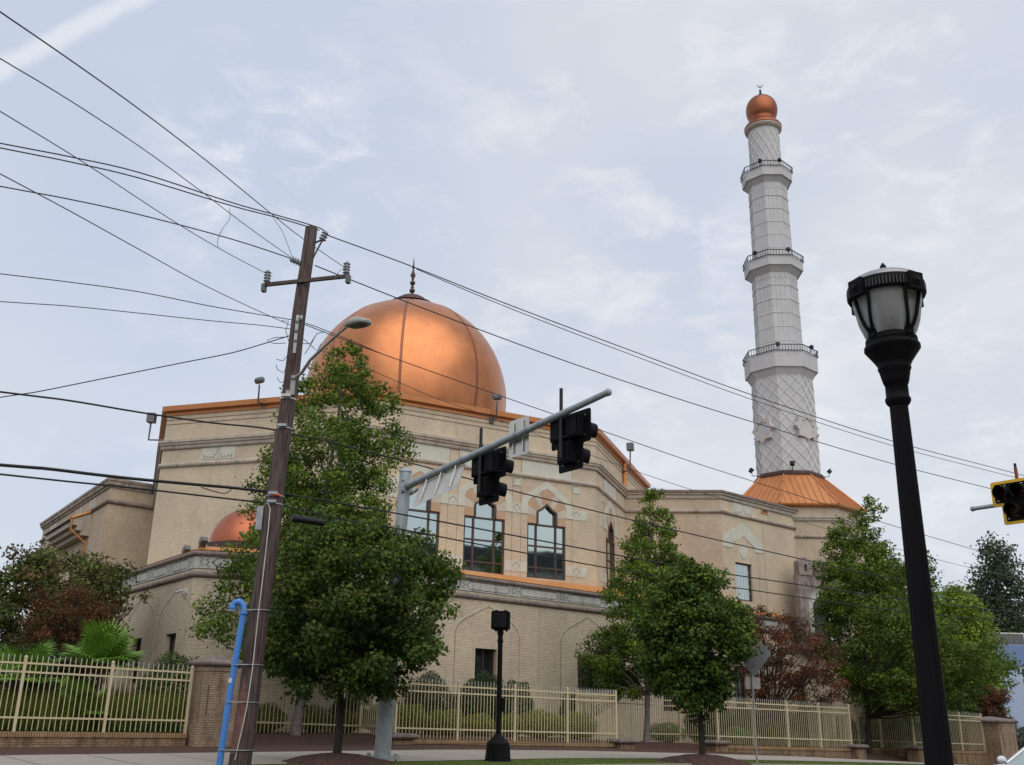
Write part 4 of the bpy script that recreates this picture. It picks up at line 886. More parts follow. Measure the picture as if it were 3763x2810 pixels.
# ------------------------------------------------------------------ leaf clouds (trees, shrubs)
def leaf_mesh(name, centers, normals, sizes, tints, parent, aspect=.8, fold=.25, mat=None, lobed=True):
    n = len(centers); N_ = normals/np.linalg.norm(normals, axis=1)[:, None]
    r_ = rng.normal(size=(n, 3)); T = np.cross(N_, r_); T /= np.linalg.norm(T, axis=1)[:, None]+1e-9; S = np.cross(N_, T)
    s = sizes[:, None]
    if lobed:
        # five-pointed folded leaf: stalk, left lobe, tip, right lobe (two quads sharing the midrib)
        P0 = centers-T*s*.5; P2 = centers+T*s*.55; P1 = centers+S*s*.48*aspect+T*s*.05-N_*s*fold; P3 = centers-S*s*.48*aspect+T*s*.05-N_*s*fold
        Pa = centers+S*s*.20*aspect+T*s*.22; Pb = centers-S*s*.20*aspect+T*s*.22
        V = np.stack([P0, P1, Pa, P2, Pb, P3], 1).reshape(-1, 3); k = 6
        idx = np.arange(n)[:, None]*6+np.array([0, 1, 2, 3, 0, 3, 4, 5])[None]; lt = np.full(2*n, 4); F = 2
    else:
        P0 = centers-T*s*.5; P2 = centers+T*s*.5; P1 = centers+S*s*.5*aspect-N_*s*fold; P3 = centers-S*s*.5*aspect-N_*s*fold
        V = np.stack([P0, P1, P2, P3], 1).reshape(-1, 3); k = 4
        idx = np.arange(n)[:, None]*4+np.array([0, 1, 2, 0, 2, 3])[None]; lt = np.full(2*n, 3); F = 2
    me = bpy.data.meshes.new(name); off = root_loc(parent); V = V-off
    me.vertices.add(len(V)); me.vertices.foreach_set('co', V.astype(np.float32).ravel())
    me.loops.add(idx.size); me.loops.foreach_set('vertex_index', idx.ravel().astype(np.int32))
    me.polygons.add(len(lt)); ls = np.concatenate([[0], np.cumsum(lt)[:-1]]); me.polygons.foreach_set('loop_start', ls.astype(np.int32)); me.polygons.foreach_set('loop_total', lt.astype(np.int32))
    me.update(calc_edges=True)
    at = me.attributes.new('tint', 'FLOAT_COLOR', 'POINT'); c4 = np.concatenate([tints, np.ones((n, 1))], 1); at.data.foreach_set('color', np.repeat(c4, k, 0).astype(np.float32).ravel())
    me.materials.append(mat or m_leaf); o = bpy.data.objects.new(name, me); COL.objects.link(o); o.parent = parent; return o
def leaf_cloud(cl, rad_, per, size, cols, flat=.75, up=.5, droop=.3):
    """cl: clump centres (k,3), rad_: clump radii; returns arrays"""
    k = len(cl); cnt = (per*(rad_/rad_.mean())**2).astype(int)+3; own = np.repeat(np.arange(k), cnt); n = len(own)
    d = rng.normal(size=(n, 3)); d /= np.linalg.norm(d, axis=1)[:, None]; rr = rng.random(n)**.45
    # ragged clumps: a few shoots stick out
    shoot = rng.random(n) < .12; rr = np.where(shoot, rr*rng.uniform(1.0, 1.75, n), rr)
    P = cl[own]+d*(rr*rad_[own])[:, None]*np.array([1, 1, flat]); 
    nm = d*.7+np.array([0, 0, up])+rng.normal(size=(n, 3))*.55
    cm = np.array(cols); base = cm[rng.integers(0, len(cm), k)]; other = cm[rng.integers(0, len(cm), n)]
    t = base[own]*.65+other*.35; t = t*rng.uniform(.75, 1.3, (n, 1))*rng.uniform(.72, 1.32, (k, 1))[own]; sz = size*rng.uniform(.65, 1.25, n)
    return P, nm, sz, np.clip(t, 0, 1)
GREEN = [(.088, .150, .020), (.110, .175, .020), (.060, .115, .022), (.135, .185, .020), (.085, .140, .026)]
DGREEN = [(.052, .102, .022), (.068, .120, .022), (.040, .082, .021), (.088, .135, .020), (.105, .118, .030)]
YGREEN = [(.125, .20, .020), (.155, .225, .022), (.095, .165, .020), (.19, .225, .025), (.11, .18, .025)]
def tree(name, label, cat, base, prof, axis_top, nclump, per, leaf, cols, trunk_r, trunk_h, bark, group=None, crad=(.38, .62), lean=(0, 0), seed=0, stems=1, limbs=26, gap=.0, tops=0, top_tint=.6):
    """prof: list of (z above base, radius, xoff, yoff)"""
    global rng
    rng = np.random.default_rng(seed+100); base = np.array(base, float)
    t = thing(name, label, cat, base, group); pz = np.array([p[0] for p in prof]); pr = np.array([p[1] for p in prof]); px_ = np.array([p[2] if len(p) > 2 else 0 for p in prof]); 
    z0, z1 = pz[0], pz[-1]; cen = []; rs = []; lob = rng.uniform(0, 2*PI, 4)
    tries = 0
    while len(cen) < nclump and tries < nclump*60:
        tries += 1
        z = rng.uniform(z0, z1); R = np.interp(z, pz, pr)
        if rng.random() > (R/pr.max())**1.15+.10: continue
        th = rng.uniform(0, 2*PI); wob = 1+.14*math.sin(3*th+lob[0]+z*1.3)+.12*math.sin(5*th+lob[1]-z*2.1)+.10*math.sin(2*th+lob[2]+z*.7)
        q = rng.random()**.38; r = R*wob*q
        p = np.array([r*math.cos(th)+np.interp(z, pz, px_), r*math.sin(th), z+rng.normal()*.1])
        cr_ = rng.uniform(*crad)*(.55+.45*min(1, R/(pr.max()*.6)))
        if gap and len(cen) > 8:
            dmin = np.min(np.linalg.norm(np.array(cen[-60:])-p, axis=1))
            if dmin < gap*rng.random(): continue
        cen.append(p); rs.append(cr_)
    for i in range(tops):
        z = z1*rng.uniform(.86, 1.03); a = rng.uniform(0, 2*PI); R = np.interp(min(z, z1), pz, pr)
        cen.append(np.array([math.cos(a)*R*.8+px_[-1], math.sin(a)*R*.8, z])); rs.append(crad[0]*.5)
    cen = np.array(cen); rs = np.array(rs); P, nm, sz, tn = leaf_cloud(cen, rs, per, leaf, cols)
    if top_tint:
        # yellow-green tints, more frequent towards the top of the crown
        hz = (P[:, 2]-z0)/(z1-z0); pr_ = np.clip((hz-.35)*1.3, 0, 1)*top_tint; pick = rng.random(len(P)) < pr_; fc = np.array(YGREEN)[rng.integers(0, len(YGREEN), len(P))]*rng.uniform(.8, 1.2, (len(P), 1)); tn = np.where(pick[:, None], fc, tn)
    leaf_mesh('crown', P+base, nm, sz, tn, t)
    tk = MB(); top = z1*.93
    for s_ in range(stems):
        if stems == 1: dx0 = dy0 = 0; dx1, dy1 = px_[-1]*.8+lean[0], lean[1]
        else: a = 2*PI*s_/stems+.6; dx0, dy0 = .12*math.cos(a), .12*math.sin(a); dx1, dy1 = 1.2*math.cos(a), 1.2*math.sin(a)
        pts, rr_ = [], []
        for i in range(12):
            f_ = i/11; z = top*f_; w_ = .05*math.sin(f_*9+s_)
            pts.append(base+np.array([dx0+(dx1-dx0)*f_**1.2+w_, dy0+(dy1-dy0)*f_**1.2+w_*.6, z-.12 if i == 0 else z])); rr_.append(max(.012, trunk_r*(1.25 if i == 0 else 1)*(1-f_)**.75*(1 if stems == 1 else .6)+.01))
        tk.tube(pts, rr_, 10)
    idx = rng.permutation(len(cen))[:limbs*3]
    for i in idx:
        c = cen[i]; f0 = max(trunk_h/top*.9, min(.9, (c[2]-.9*np.hypot(c[0], c[1])-.3)/top)); f0 = min(f0, .92)
        a = base+np.array([(px_[-1]*.8+lean[0])*f0**1.2, lean[1]*f0**1.2, top*f0]); b = base+c; m_ = (a+b)/2+np.array([0, 0, -.12*np.linalg.norm(b-a)])
        r0 = max(.012, trunk_r*.42*(1-f0)**.8)
        tk.tube([a, a*.45+m_*.45+b*.1, m_*.5+b*.5, b], [r0, r0*.75, r0*.45, .006], 5, False)
    tk.build('trunk', bark, t)
    return t
def shrub(name, label, cat, base, size, n, leaf, cols, group=None, seed=0, shape='ball', stem=True):
    global rng
    rng = np.random.default_rng(seed+900); base = np.array(base, float); t = thing(name, label, cat, base, group); sx, sy, sz_ = size
    k = n; d = rng.normal(size=(k, 3)); d /= np.linalg.norm(d, axis=1)[:, None]; d[:, 2] = d[:, 2] if shape == 'ball' else d[:, 2]
    q = rng.random(k)**.22*(1+.07*np.sin(d[:, 0]*7+seed)+.05*np.sin(d[:, 2]*9))
    P = d*q[:, None]*np.array([sx/2, sy/2, sz_/2])+np.array([0, 0, sz_/2]); P = P[P[:, 2] > -.02]
    k = len(P); d = d[:k]; nm = (P-np.array([0, 0, sz_/2]))/np.array([sx, sy, sz_])*2+rng.normal(size=(k, 3))*.45+np.array([0, 0, .3])
    cm = np.array(cols); tn = cm[rng.integers(0, len(cm), k)]*rng.uniform(.7, 1.25, (k, 1)); leaf_mesh('foliage', P+base, nm, leaf*rng.uniform(.7, 1.2, k), tn, t, lobed=False)
    if stem:
        sm = MB()
        for i in range(7):
            a = 2*PI*i/7; sm.tube([base+np.array([0, 0, -.05]), base+np.array([math.cos(a)*sx*.15, math.sin(a)*sy*.15, sz_*.3]), base+np.array([math.cos(a)*sx*.33, math.sin(a)*sy*.33, sz_*.62])], [.03, .02, .008], 5, False)
        sm.build('stems', m_barkd, t)
    return t
def on_n(px, py, n): return PW(px, py, ST(0, n), SAZ)
# --- five street and garden trees
b1 = on_n(1085, 2690, 5.6); b1[2] = GZ(b1)
def Rz(px, y_, Y): return float(PY(px, y_, Y)[2])
def half(pl, pr_, y_, Y): a, b = PY(pl, y_, Y), PY(pr_, y_, Y); return (b[0]-a[0])/2, (a[0]+b[0])/2
def prof_from(base, rows):
    out_ = []
    for y_, pl, pr_ in rows[::-1]:
        r_, xc = half(pl, pr_, y_, base[1]); out_.append((Rz((pl+pr_)/2, y_, base[1])-base[2], r_, xc-base[0]))
    return out_
tree('maple_tree', 'tallest pointed maple behind the fence, rising in front of the copper dome', 'tree', b1,
     prof_from(b1, [(1275, 1270, 1300), (1310, 1200, 1350), (1400, 1130, 1400), (1500, 1080, 1420), (1620, 1000, 1470), (1750, 960, 1470), (1850, 930, 1440), (1950, 900, 1440), (2050, 840, 1560), (2200, 790, 1640), (2330, 810, 1560), (2450, 960, 1350)]), 0,
     640, 78, .135, GREEN, .15, 2.2, m_barkg, 'maple trees along the fence', (.34, .60), seed=1, tops=14, limbs=34)
b2 = PZ(1235, 2787, .10); b2[2] = .10
tree('maple_tree', 'dark full maple in mulch mound on verge, left of the signal mast', 'tree', b2,
     prof_from(b2, [(1850, 1240, 1290), (1900, 1170, 1400), (2000, 1060, 1580), (2100, 1000, 1640), (2200, 980, 1665), (2300, 960, 1640), (2400, 970, 1600), (2480, 1030, 1520), (2540, 1120, 1400)]), 0,
     290, 100, .125, DGREEN+[(.07, .11, .022), (.085, .12, .025)], .085, 1.9, m_barkd, 'maple trees along the fence', (.28, .48), seed=2, tops=5)
b3 = on_n(2375, 2725, 5.6); b3[2] = GZ(b3)
tree('maple_tree', 'slim pointed maple behind the fence, beside the narrow arched window', 'tree', b3,
     prof_from(b3, [(1815, 2385, 2410), (1860, 2340, 2440), (1950, 2310, 2480), (2060, 2280, 2530), (2160, 2230, 2580), (2280, 2180, 2600), (2400, 2160, 2560), (2500, 2200, 2500), (2560, 2280, 2440)]), 0,
     250, 92, .14, GREEN+YGREEN[:2], .12, 2.2, m_barkg, 'maple trees along the fence', (.30, .58), seed=3, tops=6)
b4 = PZ(2580, 2797, -.02); b4[2] = -.02
tree('maple_tree', 'rounded dense maple on the verge, half hiding the diamond sign', 'tree', b4,
     prof_from(b4, [(2060, 2500, 2540), (2110, 2440, 2620), (2180, 2380, 2690), (2260, 2340, 2735), (2350, 2330, 2720), (2430, 2350, 2690), (2500, 2390, 2665), (2570, 2480, 2660), (2610, 2530, 2610)]), 0,
     270, 100, .12, DGREEN+GREEN[:2]+[(.06, .11, .022)], .075, 1.8, m_barkd, 'maple trees along the fence', (.26, .44), seed=4, tops=4)
b5 = on_n(3190, 2745, 5.6); b5[2] = GZ(b5)
tree('maple_tree', 'broad maple in front of the minaret base, right of the red tree', 'tree', b5,
     prof_from(b5, [(1840, 3180, 3200), (1880, 3140, 3240), (1960, 3070, 3230), (2040, 3040, 3260), (2120, 3010, 3330), (2220, 2990, 3350), (2300, 3000, 3470), (2370, 3020, 3600), (2450, 3040, 3620), (2530, 3090, 3600), (2600, 3160, 3480)]), 0,
     540, 85, .16, GREEN+[(.09, .135, .024), (.11, .14, .024)], .14, 2.0, m_barkd, 'maple trees along the fence', (.40, .72), seed=5, tops=5)
# red crape myrtle
b6 = on_n(2830, 2610, 7.0); b6[2] = GZ(b6)
RED = [(.13, .045, .028), (.17, .055, .03), (.10, .045, .03), (.08, .055, .03), (.20, .075, .035), (.06, .06, .025)]
tree('crape_myrtle', 'reddish brown multi-stemmed small tree behind the fence, right of the diamond sign', 'tree', b6,
     prof_from(b6, [(2230, 2740, 2800), (2290, 2690, 2980), (2360, 2670, 3080), (2450, 2680, 3110), (2530, 2720, 3080), (2590, 2780, 3000)]), 0,
     230, 62, .12, RED, .10, 1.2, m_barkd, None, (.28, .5), top_tint=0, seed=6, stems=5, limbs=34)
b7 = on_n(2150, 2560, 8.0); b7[2] = GZ(b7)
tree('dogwood_tree', 'low dark drooping tree against the podium wall, left of the slim maple', 'tree', b7,
     prof_from(b7, [(2300, 2200, 2300), (2380, 2130, 2350), (2450, 2110, 2380), (2540, 2140, 2330)]), 0, 70, 60, .13, DGREEN+[(.05, .05, .03)], .07, .9, m_barkd, None, (.3, .5), seed=7)
# left corner trees
b8 = PY(250, 2640, 38.5); b8[2] = GZ(b8)
BRN = [(.085, .11, .026), (.105, .115, .03), (.125, .105, .035), (.065, .095, .024), (.13, .09, .035), (.095, .14, .026)]
tree('cherry_tree', 'wide brownish green tree at the left edge, hiding the rear wing', 'tree', b8,
     prof_from(b8, [(2035, 200, 330), (2080, 60, 470), (2150, -60, 500), (2230, -160, 460), (2320, -200, 440), (2400, -200, 430), (2470, -150, 380)]), 0, 380, 70, .15, BRN, .16, 1.5, m_barkd, None, (.35, .62), top_tint=0, seed=8, limbs=40, stems=3)
b9 = PY(270, 2640, 34.5); b9[2] = GZ(b9)
MRED = [(.11, .042, .020), (.13, .050, .022), (.085, .045, .020), (.16, .06, .024), (.09, .065, .025), (.07, .07, .022)]
tree('japanese_maple', 'dark red lacy maple between the cherry tree and the fan palm', 'tree', b9,
     prof_from(b9, [(2160, 200, 300), (2210, 130, 380), (2290, 110, 430), (2370, 90, 440), (2450, 110, 420)]), 0, 135, 95, .085, MRED, .08, .9, m_barkd, None, (.25, .45), top_tint=0, seed=9, stems=3)
# far trees on the right
def far_tree(label, px, ytop, ybase, halfpx, Y, cols, seed, leaf=.3, n=170, per=60, bark=m_barkd, shape=1):
    zt = Rz(px, ytop, Y); p = PY(px, ybase, Y); p = np.array([p[0], p[1], -3.0]); H = zt+3.0; r_ = halfpx/FPX*Y*.96
    tree('broadleaf_tree', label, 'tree', p, [(H*.28, r_*.5), (H*.42, r_*.95), (H*.6, r_), (H*.78, r_*.82), (H*.92, r_*.5), (H, r_*.15)], 0, n, per, leaf, cols, .22, H*.25, bark, 'trees beyond the mosque', (.8*Y/80, 1.5*Y/80), seed=seed, limbs=24, top_tint=0)
far_tree('mid green tree just left of the lamp post shaft, behind the broad maple', 3290, 1995, 2600, 120, 78, GREEN, 21)
far_tree('green tree just right of the lamp post shaft, above the lime green tree', 3440, 2010, 2600, 75, 80, GREEN, 22)
far_tree('lime green tree right of the lamp post, in front of darker trees', 3560, 2160, 2600, 120, 70, [(.16, .25, .025), (.20, .28, .03), (.12, .20, .025), (.22, .27, .04)], 23, .24, 240, 70)
far_tree('tall grey green tree at the right edge, under the yellow framed signal', 3730, 1970, 2600, 110, 92, [(.05, .08, .04), (.07, .10, .045), (.09, .10, .05), (.04, .07, .035)], 24, .32, 190, 60)
far_tree('dark green tree behind the air conditioner of the blue building', 3680, 2190, 2600, 130, 100, DGREEN, 25, .34)
far_tree('small tree showing between the lime green tree and the grey green tree', 3640, 2120, 2600, 60, 96, [(.06, .09, .03), (.08, .11, .04)], 26, .3, 70)
far_tree('dark tree low behind the red crape myrtle and the gate pillars', 3330, 2300, 2600, 230, 66, DGREEN, 27, .24, 260)
b10 = on_n(3665, 2640, 7.5); b10[2] = GZ(b10)
tree('barberry_bush', 'rusty brown bush behind the right brick pillar', 'bush', b10, prof_from(b10, [(2520, 3620, 3680), (2570, 3590, 3710), (2630, 3570, 3720), (2680, 3580, 3700)]), 0, 90, 60, .15, [(.13, .05, .025), (.09, .05, .025), (.05, .06, .025), (.16, .06, .03)], .06, .3, m_barkd, None, (.3, .5), top_tint=0, seed=28, stems=3)

# ------------------------------------------------------------------ fence, low walls, pillars
RS = [.4, 5.7, 13, 23.6, 29.8, 39.8, 52.8]; RT = [2.23, 2.11, 2.01, 1.80, 1.67, 1.50, 1.17]; WTZ = [.42, .36, .17, -.05, -.15, -.39, -.66]
def rail_z(s): return float(np.interp(s, RS, RT))
def wtop_z(s): return float(np.interp(s, RS, WTZ))
def fence_run(label, pts, wall_label, first_post=True, last_post=True, bay=2.38):
    """pts: (s,n) ends; fence of posts, rails, pickets on a low brick wall"""
    (s0, n0), (s1, n1) = pts; p0, p1 = ST(s0, n0), ST(s1, n1); ln = float(np.linalg.norm(p1-p0)); e = (p1-p0)/ln; nn = np.array([e[1], -e[0], 0])
    S = lambda t: s0+(s1-s0)*t/ln
    f = thing('fence', label, 'fence', p0+ZUP*wtop_z(s0), 'cream picket fence runs')
    nb = max(1, int(round(ln/bay))); bl = ln/nb; raise_ = .27 if n0 > 5 and n1 > 5 else 0
    def pt(t, z, o=0): q = p0+e*t+nn*o; return np.array([q[0], q[1], z])
    for i in range(nb+1):
        if (i == 0 and not first_post) or (i == nb and not last_post): continue
        t = i*bl; zt = rail_z(S(t))+.14; zb_ = wtop_z(S(t))-.05; mb = MB(); mb.box(pt(t, (zt+zb_)/2), e, nn, ZUP, .075, .075, zt-zb_); mb.box(pt(t, zt+.02), e, nn, ZUP, .09, .09, .035); mb.lathe(pt(t, zt+.037), [(.045, 0), (.03, .025), (0.001, .035)], 8); mb.build('post', m_fence, f)
    for i in range(nb):
        a, b = i*bl, (i+1)*bl
        for dz, ref in ((0, 1), (-.235, 1), (.36, 0)):
            za = (rail_z(S(a)) if ref else wtop_z(S(a)))+dz; zb_ = (rail_z(S(b)) if ref else wtop_z(S(b)))+dz
            A, B = pt(a, za), pt(b, zb_); d = B-A; L_ = np.linalg.norm(d); d /= L_; mb = MB(); mb.box((A+B)/2, d, nn, np.cross(nn, d)*-1, L_-.07, .045, .05); mb.build('rail', m_fence, f)
        mb = MB(); tp = MB(); k = max(2, int(round(bl/.145)))
        for j in range(1, k):
            t = a+bl*j/k; zt = rail_z(S(t))+.10; zb_ = wtop_z(S(t))+.03
            mb.box(pt(t, (zt+zb_)/2), e, nn, ZUP, .020, .020, zt-zb_); tp.lathe(pt(t, zt), [(.014, 0), (.019, .02), (.012, .035), (.018, .055), (0.002, .145)], 4, smooth=False)
        o = mb.build('pickets', m_fence, f); tp.build('spear_tips', m_fence2, o)
    # low brick wall
    g = thing('low_brick_wall', wall_label, 'wall', p0+ZUP*(zbase(s0)-.3), 'low brick walls under the fence')
    k = max(1, int(ln/3)); mb = MB(); sb = MB(); w2 = .15
    for i in range(k):
        a, b = ln*i/k, ln*(i+1)/k
        for (ob, hz, lo_) in ((mb, -.135, None), (sb, 0, -.135)):
            wd = w2 if ob is mb else w2+.03
            zt0, zt1 = wtop_z(S(a))+hz, wtop_z(S(b))+hz; zb0 = zbase(S(a))-.4 if ob is mb else wtop_z(S(a))-.135; zb1 = zbase(S(b))-.4 if ob is mb else wtop_z(S(b))-.135
            P = [pt(a, zb0, wd), pt(b, zb1, wd), pt(b, zt1, wd), pt(a, zt0, wd), pt(a, zb0, -wd), pt(b, zb1, -wd), pt(b, zt1, -wd), pt(a, zt0, -wd)]
            ob.add(P, [(0, 1, 2, 3), (7, 6, 5, 4), (3, 2, 6, 7), (0, 3, 7, 4), (1, 5, 6, 2), (0, 4, 5, 1)])
    mb.build('brick_courses', m_blow, g); sb.build('soldier_course', m_sold, g)
    return f
NF, NR = 4.2, 6.6
# breaks along the line
sA = tosn(on_n(690, 2700, NF))[0]; sB = tosn(on_n(1450, 2714, NF))[0]; sC = tosn(on_n(2265, 2732, NF))[0]; sD = tosn(on_n(2640, 2736, NF))[0]; sE = tosn(on_n(3130, 2748, NF))[0]; sF = tosn(on_n(3362, 2750, NF))[0]; sG = tosn(on_n(3620, 2759, NF))[0]
r1a = tosn(on_n(865, 2690, NR))[0]; r1b = tosn(on_n(1320, 2690, NR))[0]; r2b = tosn(on_n(2500, 2720, NR))[0]; r3b = tosn(on_n(3240, 2720, NR))[0]
fence_run('cream picket fence left of the large brick pillar, grasses behind', ((sA-12.0, NF), (sA-.1, NF)), 'low brick wall under the fence left of the large brick pillar', bay=2.4)
fence_run('set back cream fence between utility pole and dark maple trunk', ((r1a-.6, NR), (r1b, NR)), 'set back brick wall behind the utility pole and dark maple')
fence_run('short slanting cream fence just left of the signal mast', ((r1b, NR), (sB, NF)), 'short slanting brick wall left of the signal mast', first_post=False, bay=3)
fence_run('long cream fence behind the pedestrian signal post', ((sB, NF), (sC, NF)), 'long low brick wall behind the pedestrian signal post')
fence_run('short return of cream fence, pickets crowded together, at right end of the long run', ((sC, NF), (sC, NR)), 'short brick return at right end of the long low wall', first_post=False, bay=3.5)
fence_run('set back cream fence behind the grey trunk of the slim maple', ((sC, NR), (r2b, NR)), 'set back brick wall behind the grey trunk of the slim maple', first_post=False)
fence_run('slanting cream fence behind the rounded maple trunk', ((r2b, NR), (sD, NF)), 'slanting brick wall behind the rounded maple trunk', first_post=False, bay=3.5)
fence_run('cream fence behind the diamond sign post and red tree', ((sD, NF), (sE, NF)), 'brick wall running downhill behind the diamond sign post')
fence_run('short return of cream fence just left of the broad maple trunk', ((sE, NF), (sE, NR)), 'short brick return just left of the broad maple trunk', first_post=False, bay=3.5)
fence_run('set back cream fence behind the broad maple trunk', ((sE, NR), (r3b, NR)), 'set back brick wall behind the broad maple trunk', first_post=False)
fence_run('slanting cream fence right of the broad maple trunk, against dark leaves', ((r3b, NR), (sF, NF)), 'slanting brick wall between broad maple trunk and lamp post', first_post=False)
fence_run('last cream fence run between lamp post and right brick pillar', ((sF, NF), (sG, NF)), 'low brick wall between lamp post and right brick pillar')
# stub piers with stone caps
def stub(s, n, label, wd=.8):
    c = ST(s, n); zb_, zt = zbase(s)-.3, wtop_z(s)+.02; t = thing('stub_pier', label, 'pier', (c[0], c[1], zb_), 'short brick piers under the fence corners'); e, nn = SU, np.array([.6, -.8, 0])
    m = MB(); m.box((c[0], c[1], (zb_+zt-.02)/2), e, nn, ZUP, wd, .62, zt-zb_-.02); m.build('pier_body', m_blow, t)
    m = MB(); m.sweep([(c+e*(i*wd/2)+nn*(j*.31))[:2] for i, j in ((-1, -1), (-1, 1), (1, 1), (1, -1))][::1], [(0, zt-.02), (.08, zt), (.13, zt+.06), (.12, zt+.12), (.05, zt+.17), (-.1, zt+.18)], closed=True)
    m.add([np.array([*(c+e*(i*wd/2)+nn*(j*.31))[:2], zt+.175]) for i, j in ((-1, -1), (1, -1), (1, 1), (-1, 1))], [(0, 1, 2, 3)]); m.build('stone_cap', m_cap, t)
stub(sB+.1, NF-.15, 'short brick pier with dark cap behind the signal mast'); stub(sC+.2, NF-.15, 'short brick pier with dark cap at right end of the long fence')
stub(sD-.3, NF-.15, 'short brick pier with dark cap right of the rounded maple trunk'); stub(sE+.1, NF-.15, 'short brick pier with dark cap left of the broad maple trunk'); stub(sF-.1, NF-.15, 'short brick pier with dark cap beside the lamp post')
def pillar(s, n, wd, zt, label):
    c = ST(s, n); zb_ = zbase(s)-.3; t = thing('brick_pillar', label, 'pillar', (c[0], c[1], zb_), 'large brick pillars'); e, nn = SU, np.array([.6, -.8, 0]); h = wd/2
    m = MB(); m.box((c[0], c[1], (zb_+zt-.22)/2), e, nn, ZUP, wd, wd, zt-.22-zb_)
    m.box((c[0], c[1], zb_+.45), e, nn, ZUP, wd+.1, wd+.1, .9)
    m.box((c[0], c[1], zt-.26), e, nn, ZUP, wd+.06, wd+.06, .13); m.build('pillar_shaft', m_bpil, t)
    for u_ in (-1, 1):
        m = MB()
        for k in range(2): m.box(c+nn*(h+.012)+e*(u_*h*.62)+ZUP*((zb_+1.2+zt-.75)/2), e, nn, ZUP, .03, .012, zt-.75-zb_-1.2)
        m.build('recess_line', m_joint, t)
    m = MB(); m.sweep([(c+e*(i*h)+nn*(j*h))[:2] for i, j in ((-1, -1), (-1, 1), (1, 1), (1, -1))], [(0, zt-.20), (.06, zt-.2), (.12, zt-.13), (.12, zt-.06), (.05, zt-.0), (-h*.55, zt+.10), (-h*.9, zt+.15)], closed=True, smooth=True)
    m.add([np.array([*(c+e*(i*h*.1)+nn*(j*h*.1))[:2], zt+.15]) for i, j in ((-1, -1), (1, -1), (1, 1), (-1, 1))], [(0, 1, 2, 3)]); m.build('stone_cap', m_cap, t)
pillar(sA+.62, NF, 1.12, 2.50, 'large brick pillar with dark pyramid cap behind the blue pipe')
pillar(sA-12.55, NF, 1.12, 2.62, 'brick pillar with dark cap cut by the left edge')
pillar(sG+1.0, NF, 1.9, 1.08, 'wide brick pillar with grey cap at the right end of the fence')

# ------------------------------------------------------------------ garden plants behind the fence
FAN = [(.07, .16, .02), (.09, .19, .022), (.05, .13, .02), (.12, .2, .03)]
def fan_palm(base, label, nf=15, R=.62, H=1.5, seed=0):
    global rng
    rng = np.random.default_rng(seed+40); t = thing('fan_palm', label, 'palm', base, 'fan palms behind the fence'); base = np.array(base, float)
    tk = MB(); tk.tube([base-ZUP*.1, base+ZUP*H*.45, base+ZUP*H], [.11, .10, .08], 8); tk.build('trunk', m_barkd, t)
    fr = MB(); st_ = MB()
    for k in range(nf):
        a = 2*PI*k/nf*1.618*2+rng.uniform(-.2, .2); el = rng.uniform(-.15, 1.2); d = np.array([math.cos(a)*math.cos(el), math.sin(a)*math.cos(el), math.sin(el)]); ln = rng.uniform(.45, .8)
        c = base+ZUP*H+d*ln; st_.tube([base+ZUP*H, base+ZUP*H+d*ln*.5+ZUP*.05, c], [.014, .011, .009], 4, False)
        side = np.cross(d, ZUP); side /= np.linalg.norm(side)+1e-6; up = np.cross(side, d)
        for j in range(26):
            th = rad(-130+260*j/25); q = d*math.cos(th)+side*math.sin(th); q2 = q-ZUP*.25*abs(math.sin(th/2)); L_ = R*(1-.25*abs(th)/PI)*rng.uniform(.9, 1.05); wv = np.cross(q, up)*.028; mid = c+q*L_*.6+up*.02; tip = c+q2*L_
            fr.add([c, mid-wv, tip, mid+wv, mid+up*.012], [(0, 1, 4), (0, 4, 3), (1, 2, 4), (4, 2, 3)])
    o = fr.build('fronds', m_palm, t); st_.build('leaf_stalks', m_palm, t); return t
m_palm = MAT('palm_green', (.12, .24, .022), .45, 0, var=.3, vscale=3)
q = on_n(375, 2440, 6.6); fan_palm((q[0], q[1], GZ(q)), 'bright fan palm in front of the dark red maple', 26, .88, 2.1, 1)
q = on_n(70, 2480, 6.2); fan_palm((q[0], q[1], GZ(q)), 'lower fan palm at the left edge behind the fence', 18, .8, 1.6, 2)
q = on_n(300, 2560, 5.3); fan_palm((q[0], q[1], GZ(q)), 'small drooping fan palm below the bright one', 9, .55, .75, 3)
def grass_bed(name, label, s0, s1, n0, n1, n, h, cols, cat, wid=.012, seed=0, bend=.35):
    g = np.random.default_rng(seed+70); S = g.uniform(s0, s1, n); Nn = g.uniform(n0, n1, n); V = np.zeros((n, 5, 3)); a = g.uniform(0, 2*PI, n); H = h*g.uniform(.6, 1.15, n)
    for i in range(n):
        b = ST(S[i], Nn[i], ground_z(S[i], Nn[i])-.02); d = np.array([math.cos(a[i]), math.sin(a[i]), 0]); w_ = np.array([-d[1], d[0], 0])*wid; bb = bend*H[i]*g.uniform(.2, 1.3)
        V[i, 0] = b-w_; V[i, 1] = b+w_; V[i, 2] = b+ZUP*H[i]*.62+d*bb*.35+w_*.8; V[i, 3] = b+ZUP*H[i]*.62+d*bb*.35-w_*.8; V[i, 4] = b+ZUP*H[i]+d*bb
    me = bpy.data.meshes.new(name); me.from_pydata(V.reshape(-1, 3).tolist(), [], [f for i in range(n) for f in ((i*5, i*5+1, i*5+2, i*5+3), (i*5+3, i*5+2, i*5+4))])
    at = me.attributes.new('tint', 'FLOAT_COLOR', 'POINT'); c = np.array(cols)[g.integers(0, len(cols), n)]*g.uniform(.7, 1.25, (n, 1)); at.data.foreach_set('color', np.repeat(np.concatenate([c, np.ones((n, 1))], 1), 5, 0).astype(np.float32).ravel())
    me.materials.append(m_leaf); o = bpy.data.objects.new(name, me); COL.objects.link(o); tag(o, label, cat, kind='stuff'); return o
